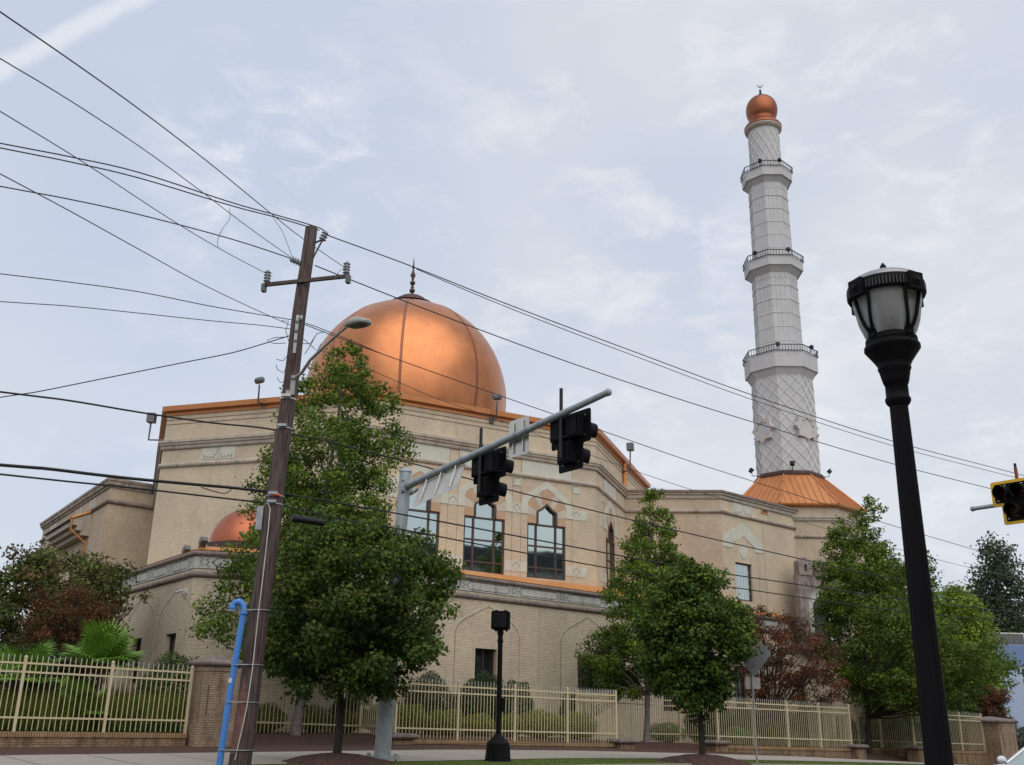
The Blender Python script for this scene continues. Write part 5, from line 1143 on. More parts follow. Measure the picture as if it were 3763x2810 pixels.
grass_bed('ornamental_grass', 'tall green ornamental grass filling the bed behind the left fence', sA-12, sA+.5, 5.0, 7.4, 15000, 1.25, [(.16, .22, .025), (.19, .24, .03), (.12, .18, .025), (.21, .20, .045), (.10, .15, .025)], 'grass', .013, 1)
grass_bed('dry_grass', 'dry tan grass behind the green grasses at left', sA-12, sA-.5, 7.2, 8.2, 5000, 1.55, [(.22, .14, .06), (.17, .12, .05), (.12, .11, .04)], 'grass', .012, 2)
grass_bed('ground_cover', 'low dark liriope along the foot of the left fence', sA-12, sA, 4.5, 5.3, 6000, .55, [(.035, .075, .02), (.05, .1, .02), (.08, .14, .03)], 'ground cover', .014, 3, .8)
grass_bed('verge_grass', 'short mown grass on the roadside verge', -14, 40, -7.4, -5.05, 26000, .05, [(.09, .13, .03), (.12, .15, .035), (.07, .11, .025)], 'grass', .006, 4, .6)
YB = [(.15, .185, .02), (.19, .22, .025), (.115, .15, .02), (.22, .235, .03)]
DB = [(.028, .055, .022), (.036, .068, .024), (.045, .08, .026)]
low = [(975, 2650, 7.6, 1.5, 1.05, 'left of the grey maple trunk, right of the utility pole'), (1150, 2650, 7.8, 1.3, 1.0, 'just right of the grey maple trunk'), (1270, 2660, 7.6, 1.3, .85, 'right of the dark maple trunk'), (1400, 2650, 6.6, 1.5, 1.1, 'behind the signal mast'),
       (1490, 2660, 6.2, 1.9, 1.15, 'just right of the signal mast'), (1640, 2680, 6.2, 1.9, 1.0, 'second right of the signal mast'), (1760, 2680, 6.4, 1.4, .9, 'just left of the pedestrian signal post'), (1880, 2680, 6.3, 1.3, .95, 'just right of the pedestrian signal post'),
       (1980, 2680, 6.2, 2.2, 1.15, 'widest one right of the pedestrian signal post'), (2115, 2680, 6.2, 1.9, 1.15, 'at right end of the long fence')]
for i, (px, py, n_, wd, h_, lb_) in enumerate(low):
    q = on_n(px, py, n_); shrub('boxwood_shrub', 'low yellow green clipped shrub '+lb_, 'shrub', (q[0], q[1], GZ(q)-.05), (wd, wd, h_), int(3200*wd*h_), .055, YB, 'clipped yellow green shrubs', i)
tall = [(1580, 2470, 8.0, 1.9, 2.75, 'behind the fence right of the signal mast'), (1745, 2500, 8.0, 1.9, 2.4, 'left of the pedestrian signal post'), (1790, 2470, 8.3, 1.9, 2.65, 'below the dark window beside the pedestrian signal'), (1900, 2500, 8.0, 1.6, 2.35, 'right of the pedestrian signal post'),
        (2110, 2540, 8.2, 1.5, 2.1, 'near the right end of the long fence'), (1285, 2560, 8.2, 1.5, 2.0, 'behind the dark maple trunk')]
for i, (px, py, n_, wd, h_, lb_) in enumerate(tall):
    q = on_n(px, py, n_); zt = PW(px, py, ST(0, n_), SAZ)[2]; g_ = GZ(q); shrub('holly_shrub', 'tall dark round-topped shrub '+lb_, 'shrub', (q[0], q[1], g_), (wd, wd, zt-g_), int(2600*wd*1.6), .075, DB, 'tall dark shrubs against the wall', 20+i)
q = on_n(660, 2400, 7.2); shrub('evergreen_shrub', 'spreading dark shrub behind the large brick pillar', 'shrub', (q[0], q[1], GZ(q)), (2.6, 1.8, float(q[2])-GZ(q)), 9000, .08, DGREEN, None, 41)
q = on_n(-30, 2600, 8.8); shrub('filler_shrub', 'dark loose shrub at the left edge behind the lower fan palm', 'shrub', (q[0], q[1], GZ(q)), (6.5, 2, 2.6), 14000, .10, DB, None, 43)
q = on_n(3745, 2690, 5.0); shrub('evergreen_shrub', 'small grey green shrub at the far right beyond the brick pillar', 'shrub', (q[0], q[1], GZ(q)), (3.2, 2, 2.2), 5000, .12, [(.06, .08, .05), (.08, .10, .06)], None, 42)
for i, (px, n_) in enumerate(((2720, 6.6), (2900, 6.6), (3050, 6.8), (2450, 8.4), (3290, 8.2))):
    q = on_n(px, 2690, n_); shrub('boxwood_shrub', ['low green shrub below the diamond sign', 'low green shrub under the crape myrtle', 'low green shrub left of the broad maple trunk', 'low green shrub behind the set back fence', 'low shrub in shade right of the broad maple trunk'][i], 'shrub', (q[0], q[1], GZ(q)-.05), (2.0, 1.6, .95), 3500, .07, GREEN, 'low green shrubs', 60+i)
for i, (px, n_, wd, h_, lb_) in enumerate(((2600, 8.4, 2.2, 1.7, 'behind the rounded maple trunk'), (2690, 8.0, 2.4, 1.5, 'behind the diamond sign post'), (2790, 7.8, 2.6, 1.6, 'under the crape myrtle stems'), (2880, 7.8, 2.6, 1.5, 'just right of the crape myrtle stems'), (2970, 7.8, 2.6, 1.7, 'between the crape myrtle and broad maple'), (3060, 7.8, 2.8, 1.6, 'just left of the broad maple trunk'), (3240, 8.6, 3.0, 2.2, 'in shade just right of the broad maple trunk'), (3340, 8.6, 3.2, 2.2, 'in shade left of the lamp post'), (3480, 6.8, 3.0, 1.6, 'behind the last fence run'), (3570, 6.8, 3.0, 1.6, 'next to the right brick pillar'))):
    q = on_n(px, 2690, n_); shrub('filler_shrub', 'dark filler shrub '+lb_, 'shrub', (q[0], q[1], GZ(q)-.05), (wd*1.15, 1.6, h_*1.25), int(1900*wd*h_), .10, DB, 'dark filler shrubs behind the right fence', 80+i)  # dark foliage, with shrubs added to stand in for garden shade behind the pickets
# mulch mounds under the verge trees
for b, lb_ in ((b2, 'mulch mound round the dark full maple'), (b4, 'mulch mound round the rounded maple')):
    m = MB(); zb_ = zbase(tosn(b)[0])
    prm = [(1.35, -.03), (1.1, .06), (.8, .13), (.45, .19), (.12, .22), (0.01, .22)]; n_ = 40; vs = []
    for r_, z_ in prm:
        for k in range(n_): th = 2*PI*k/n_; w_ = 1+.08*math.sin(3*th)+.05*math.sin(7*th); vs.append((b[0]+r_*w_*math.cos(th)*1.0, b[1]+r_*w_*math.sin(th), zb_+z_+.012*math.sin(11*th+r_*9)))
    m.add(vs, [(i*n_+k, i*n_+(k+1) % n_, (i+1)*n_+(k+1) % n_, (i+1)*n_+k) for i in range(len(prm)-1) for k in range(n_)], True)
    o = m.build('mulch_mound', m_mulch, None, b); tag(o, lb_, 'mulch mound', 'mulch mounds')

# ------------------------------------------------------------------ utility pole, pipe, street lamp
def proj_px(p):
    d = np.array(p, float)-CAM; return CX+FPX*float(d@X2)/float(d@_F), CY-FPX*float(d@U2)/float(d@_F)
UB = np.array([-5.42, 21.25, 0]); UT = PY(1143, 838, 21.3)
def up_at(z): f_ = z/UT[2]; return UB+(UT-UB)*f_
def ur(z): return .228-(.228-.145)*z/UT[2]
pole = thing('utility_pole', 'leaning dark brown wooden utility pole carrying the wires', 'utility pole', UB)
m = MB(); pz_ = np.linspace(-.2, UT[2], 26); m.tube([up_at(z)+np.array([.012*math.sin(z*1.7), 0, 0]) for z in pz_], [ur(z) for z in pz_], 20); m.build('pole_shaft', m_wood, pole)
def on_pole(px, py, off=0.0):
    lo, hi = -.2, UT[2]
    for _ in range(40):
        mid = (lo+hi)/2
        if proj_px(up_at(mid))[1] > py: lo = mid
        else: hi = mid
    return (lo+hi)/2
# raw wood patch on the camera side
m = MB(); pts = [(2490, .0, .02), (2560, .0, .10), (2640, -.02, .15), (2720, -.04, .13), (2770, -.08, .05)]; rows = []
for y_, o_, w_ in pts:
    z = on_pole(0, y_); c = up_at(z); r_ = ur(z)+.006; a0 = -112
    rows.append([c+np.array([math.cos(rad(a0+ (o_*200)+ t*w_/.2*57*.9))*r_, math.sin(rad(a0+(o_*200)+t*w_/.2*57*.9))*r_, 0]) for t in (-1, -.5, 0, .5, 1)])
V = [p for r_ in rows for p in r_]; m.add(V, [(i*5+j, i*5+j+1, (i+1)*5+j+1, (i+1)*5+j) for i in range(4) for j in range(4)], True); m.build('split_wood_patch', m_woodraw, pole)
def insulator(c, axis, L_, r, parent, n=4, mat=m_ceramic):
    a = np.array(axis, float); a /= np.linalg.norm(a); pr = [(r*.5, 0)]
    for i in range(n): z = L_*(i+.25)/n; pr += [(r*.62, z), (r, z+L_*.25/n*.9), (r, z+L_*.35/n), (r*.62, z+L_*.5/n)]
    pr += [(r*.55, L_), (r*.3, L_*1.12)]; m = MB(); m.lathe(c, pr, 16, axis=a, smooth=False); return m.build('insulator', mat, parent)
xa = PY(985, 1058, 21.55); xb = PY(1292, 1026, 21.0)
m = MB(); d = xb-xa; L_ = np.linalg.norm(d); d /= L_; fr = np.cross(d, ZUP); fr /= np.linalg.norm(fr); m.box((xa+xb)/2+fr*.19, d, fr, np.cross(fr, d), L_, .07, .085); ca = m.build('crossarm', m_woodraw if False else m_wood, pole)
for q in (xa, xb):
    m = MB(); m.box(q+fr*.19-ZUP*.08, d, fr, ZUP, .09, .12, .20); m.build('arm_bracket', m_grey, ca)
    insulator(q+fr*.19+ZUP*.05+d*(.06 if q is xa else -.06), ZUP, .30, .085, ca)
zl_ = on_pole(0, 975); q = up_at(zl_); dl = np.array([-.95, -.35, .28]); insulator(q+dl*.12, dl, .26, .10, pole)
zt_ = on_pole(0, 895); q = up_at(zt_); qe = PY(1192, 865, 21.1)
m = MB(); m.tube([q+np.array([.12, 0, .02]), qe-np.array([.06, 0, .12])], .025, 6); m.tube([up_at(zt_-.45)+np.array([.12, 0, 0]), qe-np.array([.03, 0, .10])], .022, 6); m.build('top_bracket', m_grey, pole)
insulator(qe-np.array([.05, 0, .14]), (.35, 0, 1), .24, .09, pole, 3)
m = MB(); zz = on_pole(0, 1215); c = up_at(zz); fr_ = np.array([-.25, -.97, 0])
m.box(c+fr_*.17+np.array([.06, 0, 0])-ZUP*.15, (1, 0, 0), (0, 1, 0), ZUP, .07, .05, .95); m.build('service_rack', m_galv, pole)
for k in range(3): insulator(c+fr_*.2+np.array([.07, 0, -.1+.22-k*.24]), (0, 0, 1), .08, .045, pole, 1)
insulator(up_at(on_pole(0, 1190))+fr_*.16+np.array([.13, 0, .05]), ZUP, .09, .05, pole, 1, m_whitewall)
m = MB(); zz = on_pole(0, 1905); c = up_at(zz); m.box(c+np.array([-.27, -.02, 0]), (1, 0, 0), (0, 1, 0), ZUP, .14, .14, .52); m.build('grey_equipment_box', m_galv, pole)
m = MB(); pts = [up_at(on_pole(0, y_))+np.array([x_, -.235, 0]) for y_, x_ in ((1850, -.10), (1875, -.02), (1950, .0), (2100, .02), (2250, .03), (2450, .06), (2600, .05), (2700, .0), (2790, -.05))]; m.tube(pts, .011, 6); m.build('white_conduit', m_whitewall, pole)
for y_, mt_ in ((1468, m_whitewall), (1577, m_galv), (1825, m_galv), (1855, m_galv)):
    z = on_pole(0, y_); m = MB(); m.lathe(up_at(z), [(ur(z)+.004, -.02), (ur(z)+.012, -.015), (ur(z)+.012, .015), (ur(z)+.004, .02)], 20, cap=False); m.box(up_at(z)+np.array([0.0, -ur(z)-.04, .04]), (1, 0, 0), (0, 1, 0), ZUP, .20, .07, .06); m.build('pole_band', mt_, pole)
m = MB(); z = on_pole(0, 1822); c = up_at(z); m.tube([c+np.array([-.03, -.22, 0]), c+np.array([.17, -.24, -.03])], .028, 6); m.build('orange_marker', MAT('orange_tape', (.75, .13, .02), .5), pole)
# loose wire tails
m = MB()
for pts in ([(1072, 1370), (1062, 1395), (1030, 1405), (1018, 1388)], [(1052, 1345), (1042, 1370), (1020, 1357), (1014, 1340)], [(1062, 1255), (1050, 1215), (1060, 1180), (1035, 1178)], [(1070, 1250), (1062, 1300), (1040, 1325), (1016, 1320)],
            [(1050, 1260), (1005, 1262), (980, 1250), (1010, 1240), (1045, 1238)], [(1095, 1262), (1140, 1262), (1165, 1225), (1195, 1218)], [(1115, 1245), (1150, 1275), (1165, 1290), (1180, 1262)], [(1120, 1300), (1140, 1270), (1160, 1232)]):
    m.tube([PY(x, y, 21.0) for x, y in pts], .009, 5, False)
m.build('wire_tails', m_wiregrey, pole)
# blue standpipe strapped to the pole
pp = thing('vent_pipe', 'bright blue pipe with hooked top strapped to the utility pole', 'pipe', PY(806, 2815, 20.9))
px_pts = [(805, 2822), (822, 2700), (843, 2560), (868, 2410), (893, 2265), (897, 2240), (894, 2222), (884, 2212), (874, 2211), (863, 2215), (856, 2224), (854, 2236)]
m = MB(); m.tube([PY(x, y, 20.95) for x, y in px_pts], .066, 16); m.build('pipe', m_blue, pp)
m = MB()
for (x, y), ax_ in (((896, 2252), None), ((855, 2232), None)): m.lathe(PY(x, y, 20.95), [(.078, -.035), (.082, -.03), (.082, .03), (.078, .035)], 16)
m.lathe(PY(880, 2212, 20.95), [(.078, -.03), (.08, .03)], 16, axis=(1, 0, 0)); m.build('pipe_couplings', m_blue, pp)
m = MB(); m.lathe(PY(853, 2243, 20.95), [(.11, -.012), (.11, .012)], 18); m.build('pipe_flange', m_galv, pp)
for y_ in (2243, 2443, 2580, 2755):
    z = on_pole(0, y_); c = up_at(z); zz = c[2]; xs = np.interp(y_, [2240, 2410, 2560, 2700, 2822], [896, 868, 843, 822, 805]); pc = PY(xs, y_, 20.95); m = MB(); loop = []
    for t in np.linspace(0, 2*PI, 25):
        a = c+np.array([math.cos(t)*(ur(z)+.015), math.sin(t)*(ur(z)+.015), 0]); loop.append(a)
    m.tube(loop, .010, 5, False); m.tube([pc+np.array([-.07, -.0, 0]), pc+np.array([0, -.085, 0]), c+np.array([.05, -ur(z)-.012, 0])], .011, 5); m.build('strap', m_galv, pp)
m = MB(); q = PY(849, 2500, 20.95); m.box(q+np.array([0, -.068, 0]), (1, 0, 0), (0, 1, 0), ZUP, .07, .006, .09); m.build('pipe_sticker', m_whitewall, pp)
# cobra-head lamp on the pole
lampc = thing('street_lamp', 'curved arm street lamp fixed to the utility pole in front of the copper dome', 'street lamp', up_at(on_pole(0, 1400)))
z_ = on_pole(0, 1400); st_ = up_at(z_)+np.array([.12, -.2, 0])
arm = [st_, PY(1108, 1370, 20.9), PY(1140, 1322, 20.4), PY(1195, 1270, 19.8), PY(1240, 1228, 19.2), PY(1278, 1197, 18.7)]
m = MB(); m.tube(arm, [.038, .038, .035, .032, .030, .028], 10); m.build('lamp_arm', m_lampw, lampc)
m = MB(); m.box(st_+np.array([-.02, .02, -.16]), (1, 0, 0), (0, 1, 0), ZUP, .10, .06, .46); m.box(st_+np.array([-.08, .02, -.33]), (1, 0, 0), (0, 1, 0), ZUP, .16, .05, .09); m.lathe(st_+ZUP*.02, [(.07, -.03), (.07, .03)], 10); m.build('arm_clamp', m_lampw, lampc)
h0, h1 = PY(1276, 1197, 18.7), PY(1350, 1180, 17.95); d = h1-h0; L_ = np.linalg.norm(d); d /= L_; side = np.cross(d, ZUP); side /= np.linalg.norm(side); up = np.cross(side, d)
def head_sec(t, w_, top, bot): c = h0+d*L_*t; return [c+side*w_+up*bot, c+side*w_*.95+up*top*.5, c+side*w_*.5+up*top, c-side*w_*.5+up*top, c-side*w_*.95+up*top*.5, c-side*w_+up*bot]
secs = [head_sec(*a) for a in ((0, .06, .06, -.03), (.12, .12, .09, -.05), (.35, .17, .12, -.05), (.7, .17, .11, -.04), (.92, .13, .07, -.03), (1, .06, .03, -.02))]
m = MB(); V = [p for s_ in secs for p in s_]; m.add(V, [(i*6+j, i*6+(j+1) % 6, (i+1)*6+(j+1) % 6, (i+1)*6+j) for i in range(5) for j in range(6)], True); m.add(secs[0], [tuple(range(6))]); m.add(secs[-1], [tuple(range(6))[::-1]]); hd = m.build('lamp_head', m_lampw, lampc)
m = MB(); m.add([h0+d*L_*t+side*w_-up*.056 for t, w_ in ((.2, .11), (.85, .12), (.85, -.12), (.2, -.11))], [(0, 1, 2, 3)]); m.build('lamp_lens', m_grey, hd)
# ------------------------------------------------------------------ wires
PUw = np.array([UB[0], UB[1], 0]); 
def smooth(pts, k=5):
    P = [np.array(p, float) for p in pts]; out_ = []
    for i in range(len(P)-1):
        p0 = P[max(i-1, 0)]; p1 = P[i]; p2 = P[i+1]; p3 = P[min(i+2, len(P)-1)]
        for j in range(k):
            t = j/k; out_.append(.5*((2*p1)+(-p0+p2)*t+(2*p0-5*p1+4*p2-p3)*t*t+(-p0+3*p1-3*p2+p3)*t**3))
    return out_+[P[-1]]
def wire(label, pts, r, az=SAZ, P0=None, mat=m_wire, name='overhead_wire', ext=None, cat='wire', group=None):
    P = [PW(x, y, PUw if P0 is None else P0, az) for x, y in pts]
    if ext == 'L': P = [P[0]+(P[0]-P[1])/np.linalg.norm(P[0]-P[1])*6]+P
    if ext == 'R': P = P+[P[-1]+(P[-1]-P[-2])/np.linalg.norm(P[-1]-P[-2])*25]
    m = MB(); m.tube(smooth(P), r, 6, False); o = m.build(name, mat, None, P[0]); return tag(o, label, cat, group)
o_ = 1.7012
ov = lambda *a: [(x*o_, y*o_) for x, y in a]
wire('topmost wire running right from the pole top across the sky to the yellow signal', ov((705, 507), (895, 577), (1110, 662), (1385, 765), (1625, 853), (1920, 950), (2212, 1027)), .014, ext='R')
wire('second wire close under the topmost one, right half of the sky', ov((900, 581), (1110, 669), (1385, 774), (1625, 863), (1920, 960), (2212, 1036)), .011, ext='R')
wire('third wire from the pole, passing left of the dome finial and under the twin wires', ov((680, 573), (900, 660), (1175, 763), (1400, 840), (1625, 911), (1920, 999), (2135, 1054), (2212, 1073)), .014, ext='R')
wire('wire crossing the copper dome and the pyramid roof of the minaret base', [(1115, 1190), (1404, 1300), (1900, 1475), (2200, 1578), (2500, 1682), (2700, 1747), (3080, 1867), (3315, 1941), (3763, 2072)], .011, ext='R')
wire('thin wire low across the dome then down past the minaret base tower', [(1190, 1290), (1404, 1377), (1594, 1459), (1867, 1554), (2172, 1672), (2535, 1797), (2808, 1872), (3089, 1958), (3477, 2064), (3763, 2132)], .008, mat=m_wiregrey, ext='R')
wire('cable passing over the arched windows just below the traffic signals', [(1050, 1590), (1231, 1628), (1581, 1720), (1854, 1795), (2100, 1856), (2477, 1947), (3100, 2088), (3334, 2135), (3763, 2217)], .017, ext='R')
wire('thick cable crossing the middle of the arched windows', [(1015, 1810), (1231, 1845), (1699, 1931), (2081, 2004), (2400, 2063), (2690, 2111), (3100, 2171), (3344, 2205), (3763, 2253)], .019, ext='R')
wire('lowest cable right of the pole, leaving the black splice case', [(1010, 1850), (1245, 1906), (1422, 1935), (1690, 1986), (1900, 2026), (2400, 2115), (2750, 2166), (3100, 2217), (3349, 2249), (3763, 2290)], .017, ext='R')
wire('upper of two thick parallel wires from the left edge to the pole top', ov((0, 309), (150, 338), (300, 372), (500, 437), (600, 465), (690, 492), (705, 507)), .014, ext='L')
wire('lower of two thick parallel wires from the left edge to the pole top', ov((0, 319), (150, 349), (300, 384), (500, 444), (600, 470), (690, 497)), .014, ext='L')
wire('thick wire from the left edge to the grey insulator on left of the pole', ov((0, 402), (150, 430), (300, 463), (500, 516), (638, 561)), .013, ext='L')
TH = 86.0
wire('steepest thin wire from the top left corner to the right crossarm insulator', ov((0, 25), (150, 128), (300, 235), (450, 350), (560, 440), (650, 512), (748, 580)), .008, az=TH, mat=m_wiregrey, P0=xb)
wire('second steep thin wire from the upper left to the left side insulator', ov((0, 126), (150, 216), (300, 315), (420, 402), (540, 493), (632, 558)), .008, az=TH, mat=m_wiregrey)
wire('third thin wire from the left edge down to the left crossarm insulator', ov((0, 240), (180, 350), (360, 468), (480, 540), (588, 597)), .008, az=TH-3, mat=m_wiregrey, P0=xa)
wire('fourth thin wire from the left edge to the service rack on the pole', ov((0, 375), (150, 455), (300, 538), (450, 620), (600, 690), (640, 706)), .008, az=TH-3, mat=m_wiregrey)
wire('nearly level wire from the left edge to the white knob on the pole', ov((0, 591), (150, 609), (300, 630), (450, 660), (560, 679), (650, 695), (720, 720), (830, 766)), .010, ext='L')
wire('nearly level thin wire just below the white knob wire', ov((0, 651), (150, 661), (300, 676), (450, 692), (560, 702), (640, 712)), .009, ext='L')
wire('twisted service cable rising from the left edge to the pole', ov((0, 858), (80, 846), (200, 822), (300, 802), (400, 782), (500, 762), (570, 742), (625, 725)), .012, az=8, ext='L')
wire('thick cable from the left edge meeting the pole beside the tallest maple', ov((0, 846), (150, 865), (300, 890), (450, 912), (560, 923), (625, 935)), .020, ext='L')
wire('thickest black cable bundle crossing in front of the rear wing', ov((0, 1004), (100, 1012), (200, 1024), (300, 1035), (420, 1046), (500, 1053), (600, 1064)), .034, ext='L')
wire('black cable just under the thickest bundle at left', ov((0, 1024), (150, 1040), (300, 1055), (450, 1072), (590, 1088)), .020, ext='L')
wire('small slack loop of cable hanging from the thickest bundle', [(740, 1790), (780, 1803), (820, 1812), (842, 1806), (848, 1797), (835, 1790), (815, 1792)], .012, mat=m_wiregrey, name='cable_loop')
wire('curved jumper wire hanging between the thick wire and the insulator', ov((495, 450), (497, 470), (480, 495), (470, 520), (472, 535)), .006, mat=m_wiregrey, name='jumper_wire')
wire('curved jumper wire dropping from the pole top wires to the insulator', ov((590, 470), (610, 500), (622, 530), (632, 556)), .006, mat=m_wiregrey, name='jumper_wire')
wire('grey looping lead beside the right crossarm insulator', [(1265, 985), (1248, 995), (1238, 1015), (1262, 1018)], .006, mat=m_wiregrey, name='jumper_wire', az=0)
a, b = PW(1072, 1895, PUw, SAZ), PW(1190, 1912, PUw, SAZ)
spl = thing('splice_case', 'black cylindrical splice case hanging on the cable right of the pole', 'splice case', a)
d = (b-a)/np.linalg.norm(b-a); LS = np.linalg.norm(b-a); m = MB(); m.lathe(a-ZUP*.05, [(.07, 0), (.09, .03), (.085, .12), (.08, .15), (.08, LS-.15), (.085, LS-.12), (.09, LS-.03), (.07, LS)], 14, axis=d, smooth=False); m.build('case_body', m_blackm, spl)
m = MB(); m.tube(smooth([PW(x, y, PUw, SAZ) for x, y in ((1190, 1905), (1215, 1890), (1240, 1893), (1232, 1912), (1215, 1918), (1190, 1912))]), .009, 5, False); m.build('cable_tail', m_wire, spl)

# ------------------------------------------------------------------ signal masts and signals
def signal(name, label, c, facing, s=1.0, border=m_black, group='three-lens beacon signals on mast arms', hang=True):
    f = np.array(facing, float); f /= np.linalg.norm(f); e = np.cross(ZUP, f); t = thing(name, label, 'traffic signal', c, group); c = np.array(c, float)
    out_ = [(-.54, .52), (.54, .52), (.54, -.08), (.33, -.08), (.33, -.54), (-.33, -.54), (-.33, -.08), (-.54, -.08)]
    def outline(k, o): return [c+(e*x*k+ZUP*y*k)*s+f*o for x, y in out_]
    def rounded(pts, r=.05):
        o = []; n = len(pts)
        for i in range(n):
            p, a_, b_ = pts[i], pts[i-1], pts[(i+1) % n]; u_ = (a_-p)/np.linalg.norm(a_-p); v_ = (b_-p)/np.linalg.norm(b_-p); o += [p+u_*r, p+(u_+v_)*r*.3, p+v_*r]
        return o
    inn = [(-.47, .45), (.47, .45), (.47, -.01), (.26, -.01), (.26, -.47), (-.26, -.47), (-.26, -.01), (-.47, -.01)]
    IN = [c+(e*x+ZUP*y)*s for x, y in inn]; OUT_ = outline(1, 0)
    m = MB(); m.ring(rounded(OUT_), rounded(IN), f*.012); bd_ = m.build('backplate_border', border, t)
    m = MB(); m.prism(rounded([p-f*.006 for p in IN]), f*.012); bp_ = m.build('backplate', m_black, t)
    m = MB()
    for x0, y0 in ((-.40, .41), (-.30, .41), (-.2, .41), (.2, .41), (.3, .41), (.4, .41), (-.40, .05), (.40, .05), (-.21, -.40), (.21, -.40)): m.box(c+(e*x0+ZUP*y0)*s+f*.0, e, ZUP, f, .045*s, .016*s, .016)
    m.build('vent_slots', m_alu, bp_)
    for i, (x, y) in enumerate(((-.205, .215), (.205, .215), (0, -.22))):
        q = c+(e*x+ZUP*y)*s; m = MB(); m.box(q-f*.10, e, ZUP, f, .36*s, .385*s, .19); m.box(q-f*.205, e, ZUP, f, .30*s, .33*s, .03); m.box(q-f*.11+e*.185*s, e, ZUP, f, .02, .05, .05); h_ = m.build('lens_housing', m_black, t)
        m = MB(); R_ = .165*s; L_ = .37*s; vs = []; k = 22
        for a in range(k+1):
            th = rad(-55+290*a/k); cu = 1 if True else 0; ln = L_*(.88+.12*max(0, math.sin(th)))
            vs += [q+(e*math.cos(th)+ZUP*math.sin(th))*R_+f*.0, q+(e*math.cos(th)+ZUP*math.sin(th))*R_*.98+f*ln-ZUP*.03, q+(e*math.cos(th)+ZUP*math.sin(th))*(R_-.012)+f*ln-ZUP*.03, q+(e*math.cos(th)+ZUP*math.sin(th))*(R_-.012)]
        m.add(vs, [(a*4+j, (a+1)*4+j, (a+1)*4+(j+1) % 4, a*4+(j+1) % 4) for a in range(k) for j in range(4)], True); m.build('visor', m_black, h_)
        m = MB(); m.lathe(q+f*.008, [(.155*s, 0), (.12*s, .02), (.07*s, .035), (.001, .042)], 24, axis=f, cap=False); m.build('lens', m_redlens if i < 2 else m_yellens, h_)
    m = MB(); bx = c-e*(.0)*s-f*.27; m.tube([bx-ZUP*.34*s, bx+ZUP*.95*s], .032*s, 8); m.box(bx+ZUP*.40*s+f*.1, e, ZUP, f, .05, .05, .2); m.box(bx-ZUP*.30*s+f*.1, e, ZUP, f, .05, .05, .2); m.box(bx+ZUP*.05*s+f*.08, e, ZUP, f, .3, .05, .06)
    m.build('mount_tube', m_blackm, t)
    return t
m_redlens = MAT('red_lens_unlit', (.06, .006, .006), .25, 0, spec=.6); m_yellens = MAT('amber_lens_unlit', (.13, .06, .004), .25, 0, spec=.6)
MBASE = np.array([-2.93, 24.77, 0]); MT = PY(1490, 1735, 24.8)
mast = thing('signal_mast', 'grey galvanised signal mast with long arm rising toward the upper right', 'signal mast', MBASE)
m = MB(); top = np.array([MT[0], MT[1], MT[2]]); m.tube([MBASE+ZUP*.12, MBASE*.5+top*.5, top], [.20, .175, .148], 20); m.lathe(top, [(.165, 0), (.165, .05), (.10, .10), (.01, .13)], 20); m.build('mast_pole', m_galvp, mast)
m = MB(); m.box(MBASE+ZUP*.10, SU, SN, ZUP, .62, .62, .05); m.build('base_plate', m_galvp, mast)
for i in (-1, 1):
    for j in (-1, 1):
        m = MB(); q = MBASE+SU*i*.24+SN*j*.24; m.tube([q-ZUP*.05, q+ZUP*.2], .025, 8); m.lathe(q+ZUP*.125, [(.055, 0), (.055, .05), (.04, .07)], 6, smooth=False); m.build('anchor_bolt', m_galv, mast)
a0 = PY(1497, 1785, 24.7); a1 = PZ(2232, 1442, 7.45)
def on_arm(px):
    lo, hi = 0., 1.
    for _ in range(40):
        mid = (lo+hi)/2
        if proj_px(a0+(a1-a0)*mid)[0] < px: lo = mid
        else: hi = mid
    return a0+(a1-a0)*lo
AD = (a1-a0)/np.linalg.norm(a1-a0)
m = MB(); m.tube([a0, a0*.5+a1*.5, a1], [.100, .084, .066], 18); m.lathe(a1, [(.076, -.03), (.080, .05), (.05, .08), (.001, .09)], 16, axis=AD); m.build('mast_arm', m_galvp, mast)
m = MB(); m.box(a0-AD*.02, AD, SU, np.cross(AD, SU), .05, .36, .36)
for i in (-1, 1):
    for j in (-1, 1): m.lathe(a0-AD*.06+SU*i*.14+ZUP*j*.14, [(.03, 0), (.03, .12)], 6, axis=AD)
m.build('arm_flange', m_galvp, mast)
for px in (1560, 1640, 1700, 1900, 1940, 1985):
    q = on_arm(px); m = MB(); m.lathe(q, [(.100, -.015), (.100, .015)], 16, axis=AD, cap=False); m.build('arm_band', m_galv, mast)
for px, label in ((1766, 'black beacon signal nearer the mast, seen from behind against the arched windows'), (2062, 'black beacon signal near the arm tip, seen from behind against sky and roof')):
    q = on_arm(px); c = q+SU*.27+np.array([0, 0, -.56]); signal('traffic_signal', label, c, SU, 1.2)
q0, q1 = on_arm(1545), on_arm(1712)
sg = thing('street_name_sign', 'bare metal back of a wide sign hanging under the mast arm near its pole', 'sign', q0)
sw = -SU*.22-ZUP*.62; m = MB(); ins = (q1-q0)/np.linalg.norm(q1-q0); t0 = -ZUP*.12
m.prism([q0+t0+ins*.05, q0+t0+ins*.0+sw*.08, q0+t0+sw*.95, q0+t0+sw+ins*.08, q1+t0+sw-ins*.08, q1+t0+sw*.93, q1+t0+sw*.07, q1+t0-ins*.05], SU*.008); m.build('sign_plate', m_alu, sg)
for f_ in (.18, .5, .82):
    q = q0*(1-f_)+q1*f_+t0-SU*.02; m = MB(); m.tube([q+ZUP*.1, q+sw*.85], .018, 8); m.build('sign_bracket', m_alu, sg)
q = on_arm(1890); sg = thing('lane_sign', 'upright bare metal back of a sign fixed across the mast arm between both signals', 'sign', q)
hd_ = np.array([AD[0], AD[1], 0]); hd_ /= np.linalg.norm(hd_); c = q+SU*.13+ZUP*.0; w_, h_ = .36, .44
